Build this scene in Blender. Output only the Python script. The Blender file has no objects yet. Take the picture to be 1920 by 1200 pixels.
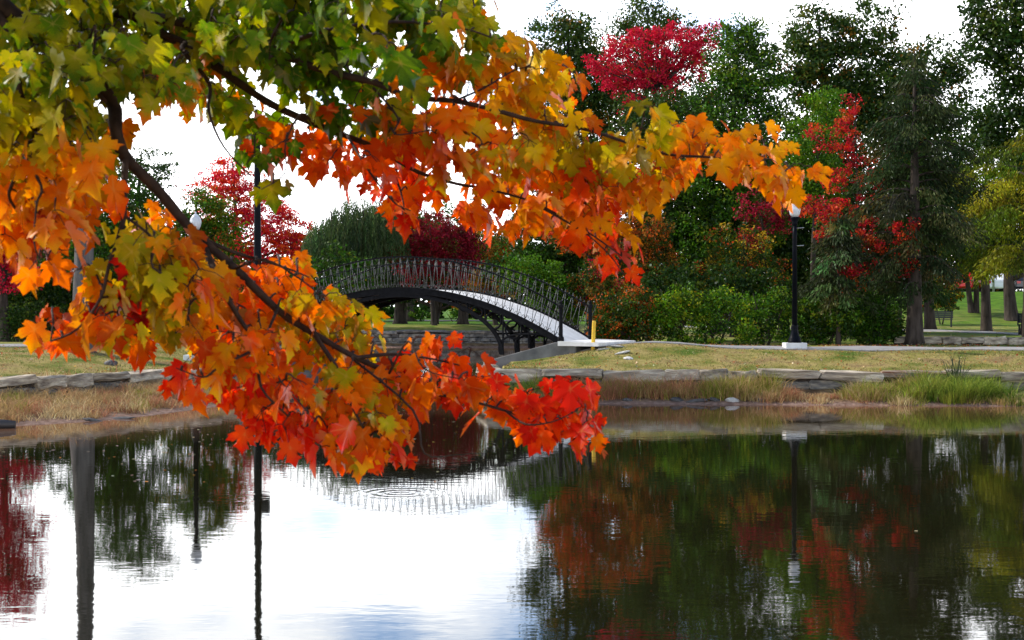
import bpy, math, random
import numpy as np
from mathutils import Vector, Matrix, Quaternion

random.seed(7)
RNG = np.random.default_rng(11)
sc = bpy.context.scene
COL = sc.collection
R = math.radians

# ------------------------------------------------------------------ camera
FPX = 2667.0            # focal length in pixels of the 1920 px wide photograph
EYE = 2.5               # metres above the water
PITCH = math.atan(28.0 / FPX)
cam_d = bpy.data.cameras.new("camera")
cam_d.lens = 50.0
cam_d.sensor_width = 36.0
cam_d.clip_end = 3000.0
cam_d.clip_start = 0.05
cam_d.dof.use_dof = True
cam_d.dof.focus_distance = 42.0
cam_d.dof.aperture_fstop = 14.0
cam = bpy.data.objects.new("camera", cam_d)
COL.objects.link(cam)
cam.location = (0, 0, EYE)
cam.rotation_euler = (R(90) - PITCH, 0, 0)
sc.camera = cam

# ------------------------------------------------------------------ light
SUN_EL = R(40)
TO_SUN_AZ = math.atan2(-0.86, 0.30)          # from the left, a little beyond the pond
to_sun = Vector((math.sin(TO_SUN_AZ) * math.cos(SUN_EL), math.cos(TO_SUN_AZ) * math.cos(SUN_EL), math.sin(SUN_EL)))
w = bpy.data.worlds.new("World")
sc.world = w
w.use_nodes = True
nt = w.node_tree
nt.nodes.clear()
N = nt.nodes.new
L = nt.links.new
out = N("ShaderNodeOutputWorld")
bg = N("ShaderNodeBackground")
bg.inputs["Strength"].default_value = 0.12
sky = N("ShaderNodeTexSky")
sky.sky_type = 'NISHITA'
sky.sun_disc = False
sky.sun_elevation = SUN_EL
sky.sun_rotation = TO_SUN_AZ % (2 * math.pi)
sky.air_density = 1.0
sky.dust_density = 0.8
tc = N("ShaderNodeTexCoord")
sep = N("ShaderNodeSeparateXYZ")
L(tc.outputs["Generated"], sep.inputs[0])
mp = N("ShaderNodeMapping")
mp.inputs["Scale"].default_value = (1.0, 1.0, 2.6)
mp.inputs["Location"].default_value = (3.1, 0.4, 1.7)
L(tc.outputs["Generated"], mp.inputs[0])
nz = N("ShaderNodeTexNoise")
nz.inputs["Scale"].default_value = 2.6
nz.inputs["Detail"].default_value = 7.0
nz.inputs["Roughness"].default_value = 0.55
L(mp.outputs[0], nz.inputs["Vector"])
hz = N("ShaderNodeMapRange")                 # more cloud low down, as a broken sky looks
hz.inputs["From Min"].default_value = 0.09
hz.inputs["From Max"].default_value = 0.33
hz.inputs["To Min"].default_value = 0.22
hz.inputs["To Max"].default_value = -0.11
L(sep.outputs["Z"], hz.inputs["Value"])
ad = N("ShaderNodeMath")
ad.operation = 'ADD'
L(nz.outputs["Fac"], ad.inputs[0])
L(hz.outputs[0], ad.inputs[1])
mr = N("ShaderNodeMapRange")
mr.interpolation_type = 'SMOOTHSTEP'
mr.inputs["From Min"].default_value = 0.40
mr.inputs["From Max"].default_value = 0.64
L(ad.outputs[0], mr.inputs["Value"])
mix = N("ShaderNodeMix")
mix.data_type = 'RGBA'
L(mr.outputs[0], mix.inputs["Factor"])
L(sky.outputs[0], mix.inputs["A"])
thick = N("ShaderNodeMapRange")
thick.interpolation_type = 'SMOOTHSTEP'
thick.inputs["From Min"].default_value = 0.35
thick.inputs["From Max"].default_value = 0.95
L(mr.outputs[0], thick.inputs["Value"])
mixc = N("ShaderNodeMix")
mixc.data_type = 'RGBA'
L(thick.outputs[0], mixc.inputs["Factor"])
mixc.inputs["A"].default_value = (7.5, 14.5, 27.0, 1)
mixc.inputs["B"].default_value = (26.0, 26.5, 27.0, 1)
L(mixc.outputs["Result"], mix.inputs["B"])
L(mix.outputs["Result"], bg.inputs["Color"])
L(bg.outputs[0], out.inputs[0])

sun_d = bpy.data.lights.new("sun", 'SUN')
sun_d.energy = 5.0
sun_d.angle = R(0.6)
sun_d.color = (1.0, 0.93, 0.82)
sun = bpy.data.objects.new("sun", sun_d)
COL.objects.link(sun)
sun.rotation_euler = to_sun.to_track_quat('Z', 'Y').to_euler()

sc.view_settings.view_transform = 'Standard'
sc.view_settings.look = 'None'
sc.view_settings.gamma = 1.0
sc.view_settings.use_curve_mapping = False
sc.view_settings.exposure = 0.1
sc.cycles.max_bounces = 8
sc.cycles.transparent_max_bounces = 4
sc.cycles.caustics_reflective = False
sc.cycles.caustics_refractive = False
sc.cycles.sample_clamp_indirect = 6.0

# ------------------------------------------------------------------ helpers
def ray(px, py, d):
    """point on the photograph's pixel (px,py) at distance d along the view axis Y"""
    cx, cz = (px - 960.0) / FPX, (600.0 - py) / FPX
    y = math.cos(PITCH) + cz * math.sin(PITCH)
    z = -math.sin(PITCH) + cz * math.cos(PITCH)
    k = d / y
    return Vector((cx * k, d, EYE + z * k))

def tag(o, label=None, cat=None, group=None, kind=None):
    if label: o["label"] = label
    if cat: o["category"] = cat
    if group: o["group"] = group
    if kind: o["kind"] = kind
    return o

def empty(name, loc, label, cat, group=None, rz=0.0):
    o = bpy.data.objects.new(name, None)
    o.empty_display_size = 0.3
    COL.objects.link(o)
    o.location = loc
    o.rotation_euler = (0, 0, rz)
    return tag(o, label, cat, group)

def link(name, me, mat=None, parent=None):
    o = bpy.data.objects.new(name, me)
    COL.objects.link(o)
    if mat is not None:
        me.materials.clear()
        me.materials.append(mat)
    if parent is not None:
        o.parent = parent
        o.matrix_parent_inverse = world_of(parent).inverted()
    return o

def world_of(o):
    m = Matrix.LocRotScale(o.location, o.rotation_euler, o.scale)
    if o.parent is not None:
        m = world_of(o.parent) @ o.matrix_parent_inverse @ m
    return m

class MB:
    """collects geometry for ONE mesh"""
    def __init__(self):
        self.v, self.f = [], []
    def add(self, vs, fs):
        n = len(self.v)
        self.v.extend(tuple(p) for p in vs)
        self.f.extend(tuple(i + n for i in f) for f in fs)
        return self
    def box(self, x0, x1, y0, y1, z0, z1):
        vs = [(x, y, z) for z in (z0, z1) for y in (y0, y1) for x in (x0, x1)]
        return self.add(vs, [(0, 2, 3, 1), (4, 5, 7, 6), (0, 1, 5, 4), (2, 6, 7, 3), (0, 4, 6, 2), (1, 3, 7, 5)])
    def tube(self, pts, rad, n=8, cap=True):
        pts = [Vector(p) for p in pts]
        m = len(pts)
        if not hasattr(rad, "__len__"):
            rad = [rad] * m
        prev = None
        vs = []
        for i in range(m):
            t = (pts[min(i + 1, m - 1)] - pts[max(i - 1, 0)])
            if t.length < 1e-9: t = Vector((0, 0, 1))
            t.normalize()
            if prev is None:
                a = Vector((0, 0, 1)) if abs(t.z) < 0.9 else Vector((1, 0, 0))
                u = t.cross(a).normalized()
            else:
                u = (prev - t * prev.dot(t)).normalized()
            prev = u
            b = t.cross(u)
            for k in range(n):
                a = 2 * math.pi * k / n
                vs.append(pts[i] + (u * math.cos(a) + b * math.sin(a)) * rad[i])
        fs = [(i * n + k, i * n + (k + 1) % n, (i + 1) * n + (k + 1) % n, (i + 1) * n + k) for i in range(m - 1) for k in range(n)]
        if cap:
            fs.append(tuple(range(n - 1, -1, -1)))
            fs.append(tuple((m - 1) * n + k for k in range(n)))
        return self.add(vs, fs)
    def lathe(self, prof, n=16, at=(0, 0, 0)):
        vs, fs = [], []
        for r, z in prof:
            for k in range(n):
                a = 2 * math.pi * (k + 0.5) / n
                vs.append((at[0] + r * math.cos(a), at[1] + r * math.sin(a), at[2] + z))
        m = len(prof)
        fs = [(i * n + k, i * n + (k + 1) % n, (i + 1) * n + (k + 1) % n, (i + 1) * n + k) for i in range(m - 1) for k in range(n)]
        fs.append(tuple(range(n - 1, -1, -1)))
        fs.append(tuple((m - 1) * n + k for k in range(n)))
        return self.add(vs, fs)
    def mesh(self, name, smooth=False):
        me = bpy.data.meshes.new(name)
        me.from_pydata(self.v, [], self.f)
        if smooth:
            me.polygons.foreach_set("use_smooth", [True] * len(me.polygons))
        me.update()
        return me
    def build(self, name, mat, parent=None, smooth=False, bevel=0.0):
        o = link(name, self.mesh(name, smooth), mat, parent)
        if bevel:
            b = o.modifiers.new("bevel", 'BEVEL')
            b.width = bevel
            b.segments = 2
            b.limit_method = 'ANGLE'
        return o

def np_mesh(name, V, F, face_attrs=None, point_attrs=None, smooth=False):
    me = bpy.data.meshes.new(name)
    V = np.ascontiguousarray(V, dtype=np.float32)
    F = np.ascontiguousarray(F, dtype=np.int32)
    nf, k = F.shape
    me.vertices.add(len(V))
    me.vertices.foreach_set("co", V.ravel())
    me.loops.add(nf * k)
    me.loops.foreach_set("vertex_index", F.ravel())
    me.polygons.add(nf)
    me.polygons.foreach_set("loop_start", np.arange(0, nf * k, k, dtype=np.int32))
    me.polygons.foreach_set("loop_total", np.full(nf, k, dtype=np.int32))
    if smooth:
        me.polygons.foreach_set("use_smooth", np.ones(nf, dtype=bool))
    me.update(calc_edges=True)
    for dom, at in (("FACE", face_attrs), ("POINT", point_attrs)):
        for nm, arr in (at or {}).items():
            arr = np.asarray(arr, dtype=np.float32)
            if arr.ndim == 1:
                a = me.attributes.new(nm, 'FLOAT', dom)
                a.data.foreach_set("value", arr)
            else:
                if arr.shape[1] == 3:
                    arr = np.concatenate([arr, np.ones((len(arr), 1), np.float32)], 1)
                a = me.attributes.new(nm, 'FLOAT_COLOR', dom)
                a.data.foreach_set("color", np.ascontiguousarray(arr).ravel())
    return me

def unit(a):
    return a / np.maximum(np.linalg.norm(a, axis=-1, keepdims=True), 1e-9)

# ------------------------------------------------------------------ materials
def mat_new(name):
    m = bpy.data.materials.new(name)
    m.use_nodes = True
    nt = m.node_tree
    nt.nodes.clear()
    o = nt.nodes.new("ShaderNodeOutputMaterial")
    return m, nt, nt.nodes.new, nt.links.new, o

def ramp(nt, stops):
    r = nt.nodes.new("ShaderNodeValToRGB")
    e = r.color_ramp.elements
    while len(e) < len(stops): e.new(0.5)
    for i, (p, c) in enumerate(stops):
        e[i].position = p
        e[i].color = (*c, 1)
    return r

def mat_noise(name, c1, c2, scale=4.0, rough=0.8, bump=0.3, metal=0.0, detail=6.0, bdist=0.02, stretch=(1, 1, 1), spec=0.4, coord="Object", c3=None, vary=0.0):
    m, nt, N, L, o = mat_new(name)
    p = N("ShaderNodeBsdfPrincipled")
    tc = N("ShaderNodeTexCoord")
    mp = N("ShaderNodeMapping")
    mp.inputs["Scale"].default_value = stretch
    L(tc.outputs[coord], mp.inputs[0])
    src = mp.outputs[0]
    oi = N("ShaderNodeObjectInfo")
    if vary:
        va = N("ShaderNodeVectorMath")
        va.operation = 'ADD'
        sc_ = N("ShaderNodeMath"); sc_.operation = 'MULTIPLY'; sc_.inputs[1].default_value = 37.0
        L(oi.outputs["Random"], sc_.inputs[0])
        L(src, va.inputs[0]); L(sc_.outputs[0], va.inputs[1])
        src = va.outputs[0]
    nz = N("ShaderNodeTexNoise")
    nz.inputs["Scale"].default_value = scale
    nz.inputs["Detail"].default_value = detail
    L(src, nz.inputs["Vector"])
    stops = [(0.3, c1), (0.7, c2)] if c3 is None else [(0.28, c1), (0.5, c2), (0.68, c3)]
    r = ramp(nt, stops)
    L(nz.outputs["Fac"], r.inputs[0])
    colour = r.outputs[0]
    if vary:
        hs = N("ShaderNodeHueSaturation")
        mr = N("ShaderNodeMapRange")
        mr.inputs["To Min"].default_value = 1 - vary
        mr.inputs["To Max"].default_value = 1 + vary
        L(oi.outputs["Random"], mr.inputs["Value"])
        L(mr.outputs[0], hs.inputs["Value"])
        L(colour, hs.inputs["Color"])
        colour = hs.outputs[0]
    L(colour, p.inputs["Base Color"])
    p.inputs["Roughness"].default_value = rough
    p.inputs["Metallic"].default_value = metal
    p.inputs["Specular IOR Level"].default_value = spec
    if bump:
        nz2 = N("ShaderNodeTexNoise")
        nz2.inputs["Scale"].default_value = scale * 3.1
        nz2.inputs["Detail"].default_value = 8
        L(src, nz2.inputs["Vector"])
        b = N("ShaderNodeBump")
        b.inputs["Strength"].default_value = bump
        b.inputs["Distance"].default_value = bdist
        L(nz2.outputs["Fac"], b.inputs["Height"])
        L(b.outputs[0], p.inputs["Normal"])
    L(p.outputs[0], o.inputs[0])
    return m

def mat_foliage(name, trans=0.42, gloss=0.05, rough=0.45, attr="tint"):
    m, nt, N, L, o = mat_new(name)
    a = N("ShaderNodeAttribute")
    a.attribute_name = attr
    d = N("ShaderNodeBsdfDiffuse")
    t = N("ShaderNodeBsdfTranslucent")
    g = N("ShaderNodeBsdfGlossy")
    g.inputs["Roughness"].default_value = rough
    g.inputs["Color"].default_value = (0.9, 0.95, 1, 1)
    L(a.outputs["Color"], d.inputs[0])
    L(a.outputs["Color"], t.inputs[0])
    m1 = N("ShaderNodeMixShader"); m1.inputs[0].default_value = trans
    L(d.outputs[0], m1.inputs[1]); L(t.outputs[0], m1.inputs[2])
    m2 = N("ShaderNodeMixShader"); m2.inputs[0].default_value = gloss
    L(m1.outputs[0], m2.inputs[1]); L(g.outputs[0], m2.inputs[2])
    L(m2.outputs[0], o.inputs[0])
    return m

def mat_maple_leaf(name, per_object):
    m, nt, N, L, o = mat_new(name)
    def src(nm):
        a = N("ShaderNodeAttribute")
        a.attribute_type = 'OBJECT' if per_object else 'GEOMETRY'
        a.attribute_name = nm
        return a.outputs["Color"]
    rad = N("ShaderNodeAttribute"); rad.attribute_name = "reach"
    tc = N("ShaderNodeTexCoord")
    nz = N("ShaderNodeTexNoise")
    nz.inputs["Scale"].default_value = 26.0
    nz.inputs["Detail"].default_value = 4
    L(tc.outputs["Object"], nz.inputs["Vector"])
    s = N("ShaderNodeMath"); s.operation = 'MULTIPLY_ADD'
    L(nz.outputs["Fac"], s.inputs[0]); s.inputs[1].default_value = 0.9
    L(rad.outputs["Fac"], s.inputs[2])
    mr = N("ShaderNodeMapRange"); mr.interpolation_type = 'SMOOTHSTEP'
    mr.inputs["From Min"].default_value = 0.75; mr.inputs["From Max"].default_value = 1.25
    L(s.outputs[0], mr.inputs["Value"])
    mx = N("ShaderNodeMix"); mx.data_type = 'RGBA'
    L(mr.outputs[0], mx.inputs["Factor"]); L(src("heart_color"), mx.inputs["A"]); L(src("tip_color"), mx.inputs["B"])
    # dry freckles
    nz2 = N("ShaderNodeTexNoise"); nz2.inputs["Scale"].default_value = 120.0; nz2.inputs["Detail"].default_value = 2
    L(tc.outputs["Object"], nz2.inputs["Vector"])
    mr2 = N("ShaderNodeMapRange"); mr2.inputs["From Min"].default_value = 0.66; mr2.inputs["From Max"].default_value = 0.74
    mr2.inputs["To Max"].default_value = 0.45
    L(nz2.outputs["Fac"], mr2.inputs["Value"])
    mx2 = N("ShaderNodeMix"); mx2.data_type = 'RGBA'
    L(mr2.outputs[0], mx2.inputs["Factor"]); L(mx.outputs["Result"], mx2.inputs["A"]); mx2.inputs["B"].default_value = (0.10, 0.03, 0.01, 1)
    # paler veins along the lobes
    ve = N("ShaderNodeAttribute"); ve.attribute_name = "vein"
    mrv = N("ShaderNodeMapRange"); mrv.inputs["From Min"].default_value = 0.86; mrv.inputs["From Max"].default_value = 1.0
    mrv.inputs["To Max"].default_value = 0.35
    L(ve.outputs["Fac"], mrv.inputs["Value"])
    mx3 = N("ShaderNodeMix"); mx3.data_type = 'RGBA'
    L(mrv.outputs[0], mx3.inputs["Factor"]); L(mx2.outputs["Result"], mx3.inputs["A"]); mx3.inputs["B"].default_value = (0.75, 0.42, 0.12, 1)
    edge = N("ShaderNodeMath"); edge.operation = 'MULTIPLY_ADD'
    nz3 = N("ShaderNodeTexNoise"); nz3.inputs["Scale"].default_value = 55.0; nz3.inputs["Detail"].default_value = 2
    L(tc.outputs["Object"], nz3.inputs["Vector"]); L(nz3.outputs["Fac"], edge.inputs[0]); edge.inputs[1].default_value = 1.1; L(rad.outputs["Fac"], edge.inputs[2])
    mre = N("ShaderNodeMapRange"); mre.inputs["From Min"].default_value = 1.42; mre.inputs["From Max"].default_value = 1.6; mre.inputs["To Max"].default_value = 0.7
    L(edge.outputs[0], mre.inputs["Value"])
    mx4 = N("ShaderNodeMix"); mx4.data_type = 'RGBA'
    L(mre.outputs[0], mx4.inputs["Factor"]); L(mx3.outputs["Result"], mx4.inputs["A"]); mx4.inputs["B"].default_value = (0.16, 0.045, 0.01, 1)
    colr = mx4.outputs["Result"]
    d = N("ShaderNodeBsdfDiffuse"); t = N("ShaderNodeBsdfTranslucent")
    L(colr, d.inputs[0])
    sat = N("ShaderNodeHueSaturation"); sat.inputs["Saturation"].default_value = 1.1; sat.inputs["Value"].default_value = 1.15
    L(colr, sat.inputs["Color"]); L(sat.outputs[0], t.inputs[0])
    m1 = N("ShaderNodeMixShader"); m1.inputs[0].default_value = 0.50
    L(d.outputs[0], m1.inputs[1]); L(t.outputs[0], m1.inputs[2])
    g = N("ShaderNodeBsdfGlossy"); g.inputs["Roughness"].default_value = 0.42
    lw = N("ShaderNodeFresnel"); lw.inputs["IOR"].default_value = 1.4
    fm = N("ShaderNodeMath"); fm.operation = 'MULTIPLY'; fm.inputs[1].default_value = 0.13
    L(lw.outputs[0], fm.inputs[0])
    m2 = N("ShaderNodeMixShader")
    L(fm.outputs[0], m2.inputs[0]); L(m1.outputs[0], m2.inputs[1]); L(g.outputs[0], m2.inputs[2])
    L(m2.outputs[0], o.inputs[0])
    return m

M = {}
M["bark"] = mat_noise("bark", (0.022, 0.017, 0.014), (0.07, 0.055, 0.045), 7, 0.95, 0.8, bdist=0.03, stretch=(1, 1, 0.25), spec=0.15)
M["grey_bark"] = mat_noise("grey_bark", (0.06, 0.055, 0.055), (0.16, 0.145, 0.14), 6, 0.95, 0.8, bdist=0.04, stretch=(1, 1, 0.2), spec=0.15)
M["twig_bark"] = mat_noise("twig_bark", (0.018, 0.010, 0.008), (0.06, 0.032, 0.022), 40, 0.8, 0.4, bdist=0.002, spec=0.2)
M["stone"] = mat_noise("stone", (0.05, 0.048, 0.048), (0.17, 0.16, 0.145), 3, 0.92, 1.0, bdist=0.05, c3=(0.32, 0.28, 0.22), vary=0.28, spec=0.15)
M["cap_stone"] = mat_noise("cap_stone", (0.13, 0.105, 0.085), (0.34, 0.28, 0.21), 2.6, 0.92, 1.0, bdist=0.05, c3=(0.58, 0.50, 0.38), vary=0.2, spec=0.15)
M["rust_stone"] = mat_noise("rust_stone", (0.30, 0.27, 0.23), (0.24, 0.17, 0.12), 3, 0.92, 0.8, bdist=0.03, c3=(0.15, 0.05, 0.025), spec=0.15)
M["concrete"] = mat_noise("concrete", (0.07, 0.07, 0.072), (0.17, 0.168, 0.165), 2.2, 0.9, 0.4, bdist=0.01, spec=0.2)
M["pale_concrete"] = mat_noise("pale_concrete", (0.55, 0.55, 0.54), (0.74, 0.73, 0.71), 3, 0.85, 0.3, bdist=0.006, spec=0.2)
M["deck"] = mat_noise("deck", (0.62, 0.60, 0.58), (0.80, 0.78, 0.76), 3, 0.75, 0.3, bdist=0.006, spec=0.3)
M["asphalt"] = mat_noise("path_surface", (0.22, 0.21, 0.205), (0.36, 0.34, 0.33), 2.0, 0.9, 0.4, bdist=0.006, spec=0.2)
M["road"] = mat_noise("road_surface", (0.05, 0.05, 0.05), (0.08, 0.08, 0.08), 1.0, 0.9, 0.2, spec=0.2)
M["iron"] = mat_noise("black_iron", (0.004, 0.004, 0.005), (0.011, 0.011, 0.013), 9, 0.55, 0.15, bdist=0.002, spec=0.06)
M["rail_iron"] = mat_noise("worn_rail_iron", (0.018, 0.018, 0.018), (0.10, 0.097, 0.09), 5, 0.35, 0.0, metal=0.0, spec=0.5, coord="Generated", vary=0.6)
M["lamp_black"] = mat_noise("lamp_black", (0.0025, 0.003, 0.005), (0.005, 0.006, 0.010), 6, 0.4, 0.1, bdist=0.001, spec=0.05)
M["yellow"] = mat_noise("yellow_paint", (0.62, 0.36, 0.02), (0.78, 0.48, 0.03), 8, 0.55, 0.1, bdist=0.002)
M["mud_rock"] = mat_noise("wet_rock", (0.025, 0.024, 0.024), (0.12, 0.11, 0.105), 6, 0.6, 0.6, bdist=0.02, vary=0.25)
M["pale_rock"] = mat_noise("pale_rock", (0.40, 0.38, 0.35), (0.62, 0.60, 0.56), 6, 0.85, 0.5, bdist=0.02, vary=0.15)
M["log"] = mat_noise("wet_log", (0.018, 0.016, 0.016), (0.06, 0.05, 0.045), 9, 0.5, 0.6, bdist=0.01, stretch=(0.2, 1, 1))
M["glass_globe"] = None
M["foliage"] = mat_foliage("foliage", gloss=0.012)
M["needles"] = mat_foliage("needles", trans=0.25, gloss=0.008)
M["grass"] = mat_foliage("grass_blades", trans=0.35, gloss=0.012, rough=0.5)
M["leaf_obj"] = mat_maple_leaf("maple_leaf", True)
M["leaf_mass"] = mat_maple_leaf("maple_leaf_mass", False)

def mat_plain(name, col, rough=0.5, metal=0.0, spec=0.5, ior=1.45):
    m, nt, N, L, o = mat_new(name)
    p = N("ShaderNodeBsdfPrincipled")
    nz = N("ShaderNodeTexNoise"); nz.inputs["Scale"].default_value = 5
    r = ramp(nt, [(0.35, tuple(c * 0.9 for c in col)), (0.65, tuple(min(1, c * 1.06) for c in col))])
    L(nz.outputs["Fac"], r.inputs[0]); L(r.outputs[0], p.inputs["Base Color"])
    p.inputs["Roughness"].default_value = rough
    p.inputs["Metallic"].default_value = metal
    p.inputs["Specular IOR Level"].default_value = spec
    L(p.outputs[0], o.inputs[0])
    return m
M["globe"] = mat_plain("frosted_globe", (0.62, 0.63, 0.66), 0.18)
M["white_paint"] = mat_plain("white_car_paint", (0.78, 0.79, 0.80), 0.25)
M["dark_paint"] = mat_plain("dark_car_paint", (0.02, 0.022, 0.03), 0.2)
M["red_paint"] = mat_plain("red_car_paint", (0.55, 0.01, 0.01), 0.25)
M["car_glass"] = mat_plain("car_glass", (0.02, 0.025, 0.03), 0.06, spec=0.8)
M["tyre"] = mat_plain("tyre_rubber", (0.015, 0.015, 0.015), 0.8)
M["red_lens"] = mat_plain("red_lens", (0.6, 0.01, 0.02), 0.2)
M["steel"] = mat_plain("galvanised_steel", (0.42, 0.43, 0.44), 0.45, 0.6)
M["bench"] = mat_plain("bench_paint", (0.012, 0.016, 0.028), 0.45)

# ------------------------------------------------------------------ terrain
WATER = np.array([(-60, 5), (-14, 4.5), (-6, 4), (0, 3.6), (6, 4.2), (14, 6), (60, 12), (62, 33.5), (30, 34.6), (20, 34.9), (12.6, 35.1), (8, 35.5), (5, 35.75), (2.0, 36.05),
    (0.4, 36.6), (-0.5, 37.7), (-0.45, 40), (-0.3, 42.5), (0.9, 45.6), (1.2, 52), (1.5, 60), (2.0, 84.2), (-32, 84.2), (-35, 75), (-29, 66), (-12, 61), (-6.6, 55), (-5.8, 49), (-6.7, 45.5), (-6.9, 42),
    (-6.8, 39), (-6.8, 36.5), (-7.5, 34.5), (-8.2, 32.2), (-8.95, 30.7), (-10.5, 29.2), (-14, 27.4), (-25, 25), (-60, 22)], float)
BASIN = np.array([(-61, 4.2), (-14, 3.7), (-6, 3.2), (0, 2.8), (6, 3.4), (14, 5.2), (62, 11), (64, 35), (30, 36.6), (20, 36.9), (12.6, 37.1), (8, 37.3), (4, 37.5), (1.2, 37.75),
    (-0.35, 38.3), (-0.3, 40), (-0.1, 42.5), (1.3, 46), (1.8, 52), (2.2, 60), (2.8, 85.2), (-32.5, 85.2), (-36, 76), (-30, 67), (-13, 62), (-7.4, 56), (-6.5, 49.5), (-7.5, 45.5), (-8.0, 42),
    (-9.1, 38.6), (-10.8, 35.6), (-12, 33.3), (-16, 31.4), (-25, 29.3), (-61, 27)], float)

def poly_dist(P, poly):
    """(unsigned distance to the outline, inside?)"""
    x, y = P[:, 0], P[:, 1]
    best = np.full(len(P), 1e9)
    inside = np.zeros(len(P), bool)
    n = len(poly)
    for i in range(n):
        a, b = poly[i], poly[(i + 1) % n]
        d = b - a
        t = np.clip(((x - a[0]) * d[0] + (y - a[1]) * d[1]) / (d @ d), 0, 1)
        best = np.minimum(best, np.hypot(x - a[0] - t * d[0], y - a[1] - t * d[1]))
        c = (a[1] > y) != (b[1] > y)
        with np.errstate(divide='ignore', invalid='ignore'):
            xi = (b[0] - a[0]) * (y - a[1]) / (b[1] - a[1]) + a[0]
        inside ^= c & (x < xi)
    return best, inside

def sstep(a, b, x):
    t = np.clip((x - a) / (b - a), 0, 1)
    return t * t * (3 - 2 * t)

def wob(x, y):
    return (np.sin(x * 1.7 + y * 0.9) + np.sin(x * 0.63 - y * 1.31 + 2.0) + np.sin(x * 3.1 + 1.3 * y + 0.7) * 0.5) / 2.5

def HN(P):
    P = np.asarray(P, float)
    dw, iw = poly_dist(P, WATER)
    db, ib = poly_dist(P, BASIN)
    x, y = P[:, 0], P[:, 1]
    h = 0.75 + 0.45 * sstep(0, 4.6, db) + 0.03 * wob(x, y) * sstep(0, 1.5, db)
    h += 2.35 * sstep(86, 112, y) * sstep(14, 27, x)                      # the rise to the street
    h += 0.25 * np.exp(-((x - 3.2) ** 2 + (y - 42.5) ** 2) / 7.0)         # ramp up to the bridge
    h += 0.25 * np.exp(-((x + 9.6) ** 2 + (y - 47.0) ** 2) / 7.0)
    h -= 0.10 * sstep(30, 20, y) * (1 - sstep(-2, -6, y)) 
    t = dw / np.maximum(dw + db, 1e-6)
    bank = 0.015 + 0.34 * t + 0.03 * wob(x * 2, y * 2) * t
    h = np.where(ib, bank, h)
    h = np.where(iw, -np.minimum(0.9, 0.14 * dw), h)
    return h

def H(x, y):
    return float(HN(np.array([[x, y]]))[0])

def axis(parts):
    a = []
    for lo, hi, st in parts:
        a.extend(np.arange(lo, hi, st))
    a.append(parts[-1][1])
    return np.array(a)

gx = axis([(-700, -100, 60), (-100, -40, 4), (-40, -15, 0.8), (-15, 16, 0.22), (16, 45, 0.8), (45, 100, 4), (100, 700, 60)])
gy = axis([(-60, 0, 4), (0, 8, 0.4), (8, 26, 2), (26, 47, 0.2), (47, 60, 0.5), (60, 125, 0.9), (125, 200, 5), (200, 1400, 80)])
GX, GY = np.meshgrid(gx, gy)
GP = np.stack([GX.ravel(), GY.ravel()], 1)
GZ = HN(GP)
nx, ny = len(gx), len(gy)
ii, jj = np.meshgrid(np.arange(nx - 1), np.arange(ny - 1))
i0 = (jj * nx + ii).ravel()
GF = np.stack([i0, i0 + 1, i0 + 1 + nx, i0 + nx], 1)

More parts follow.
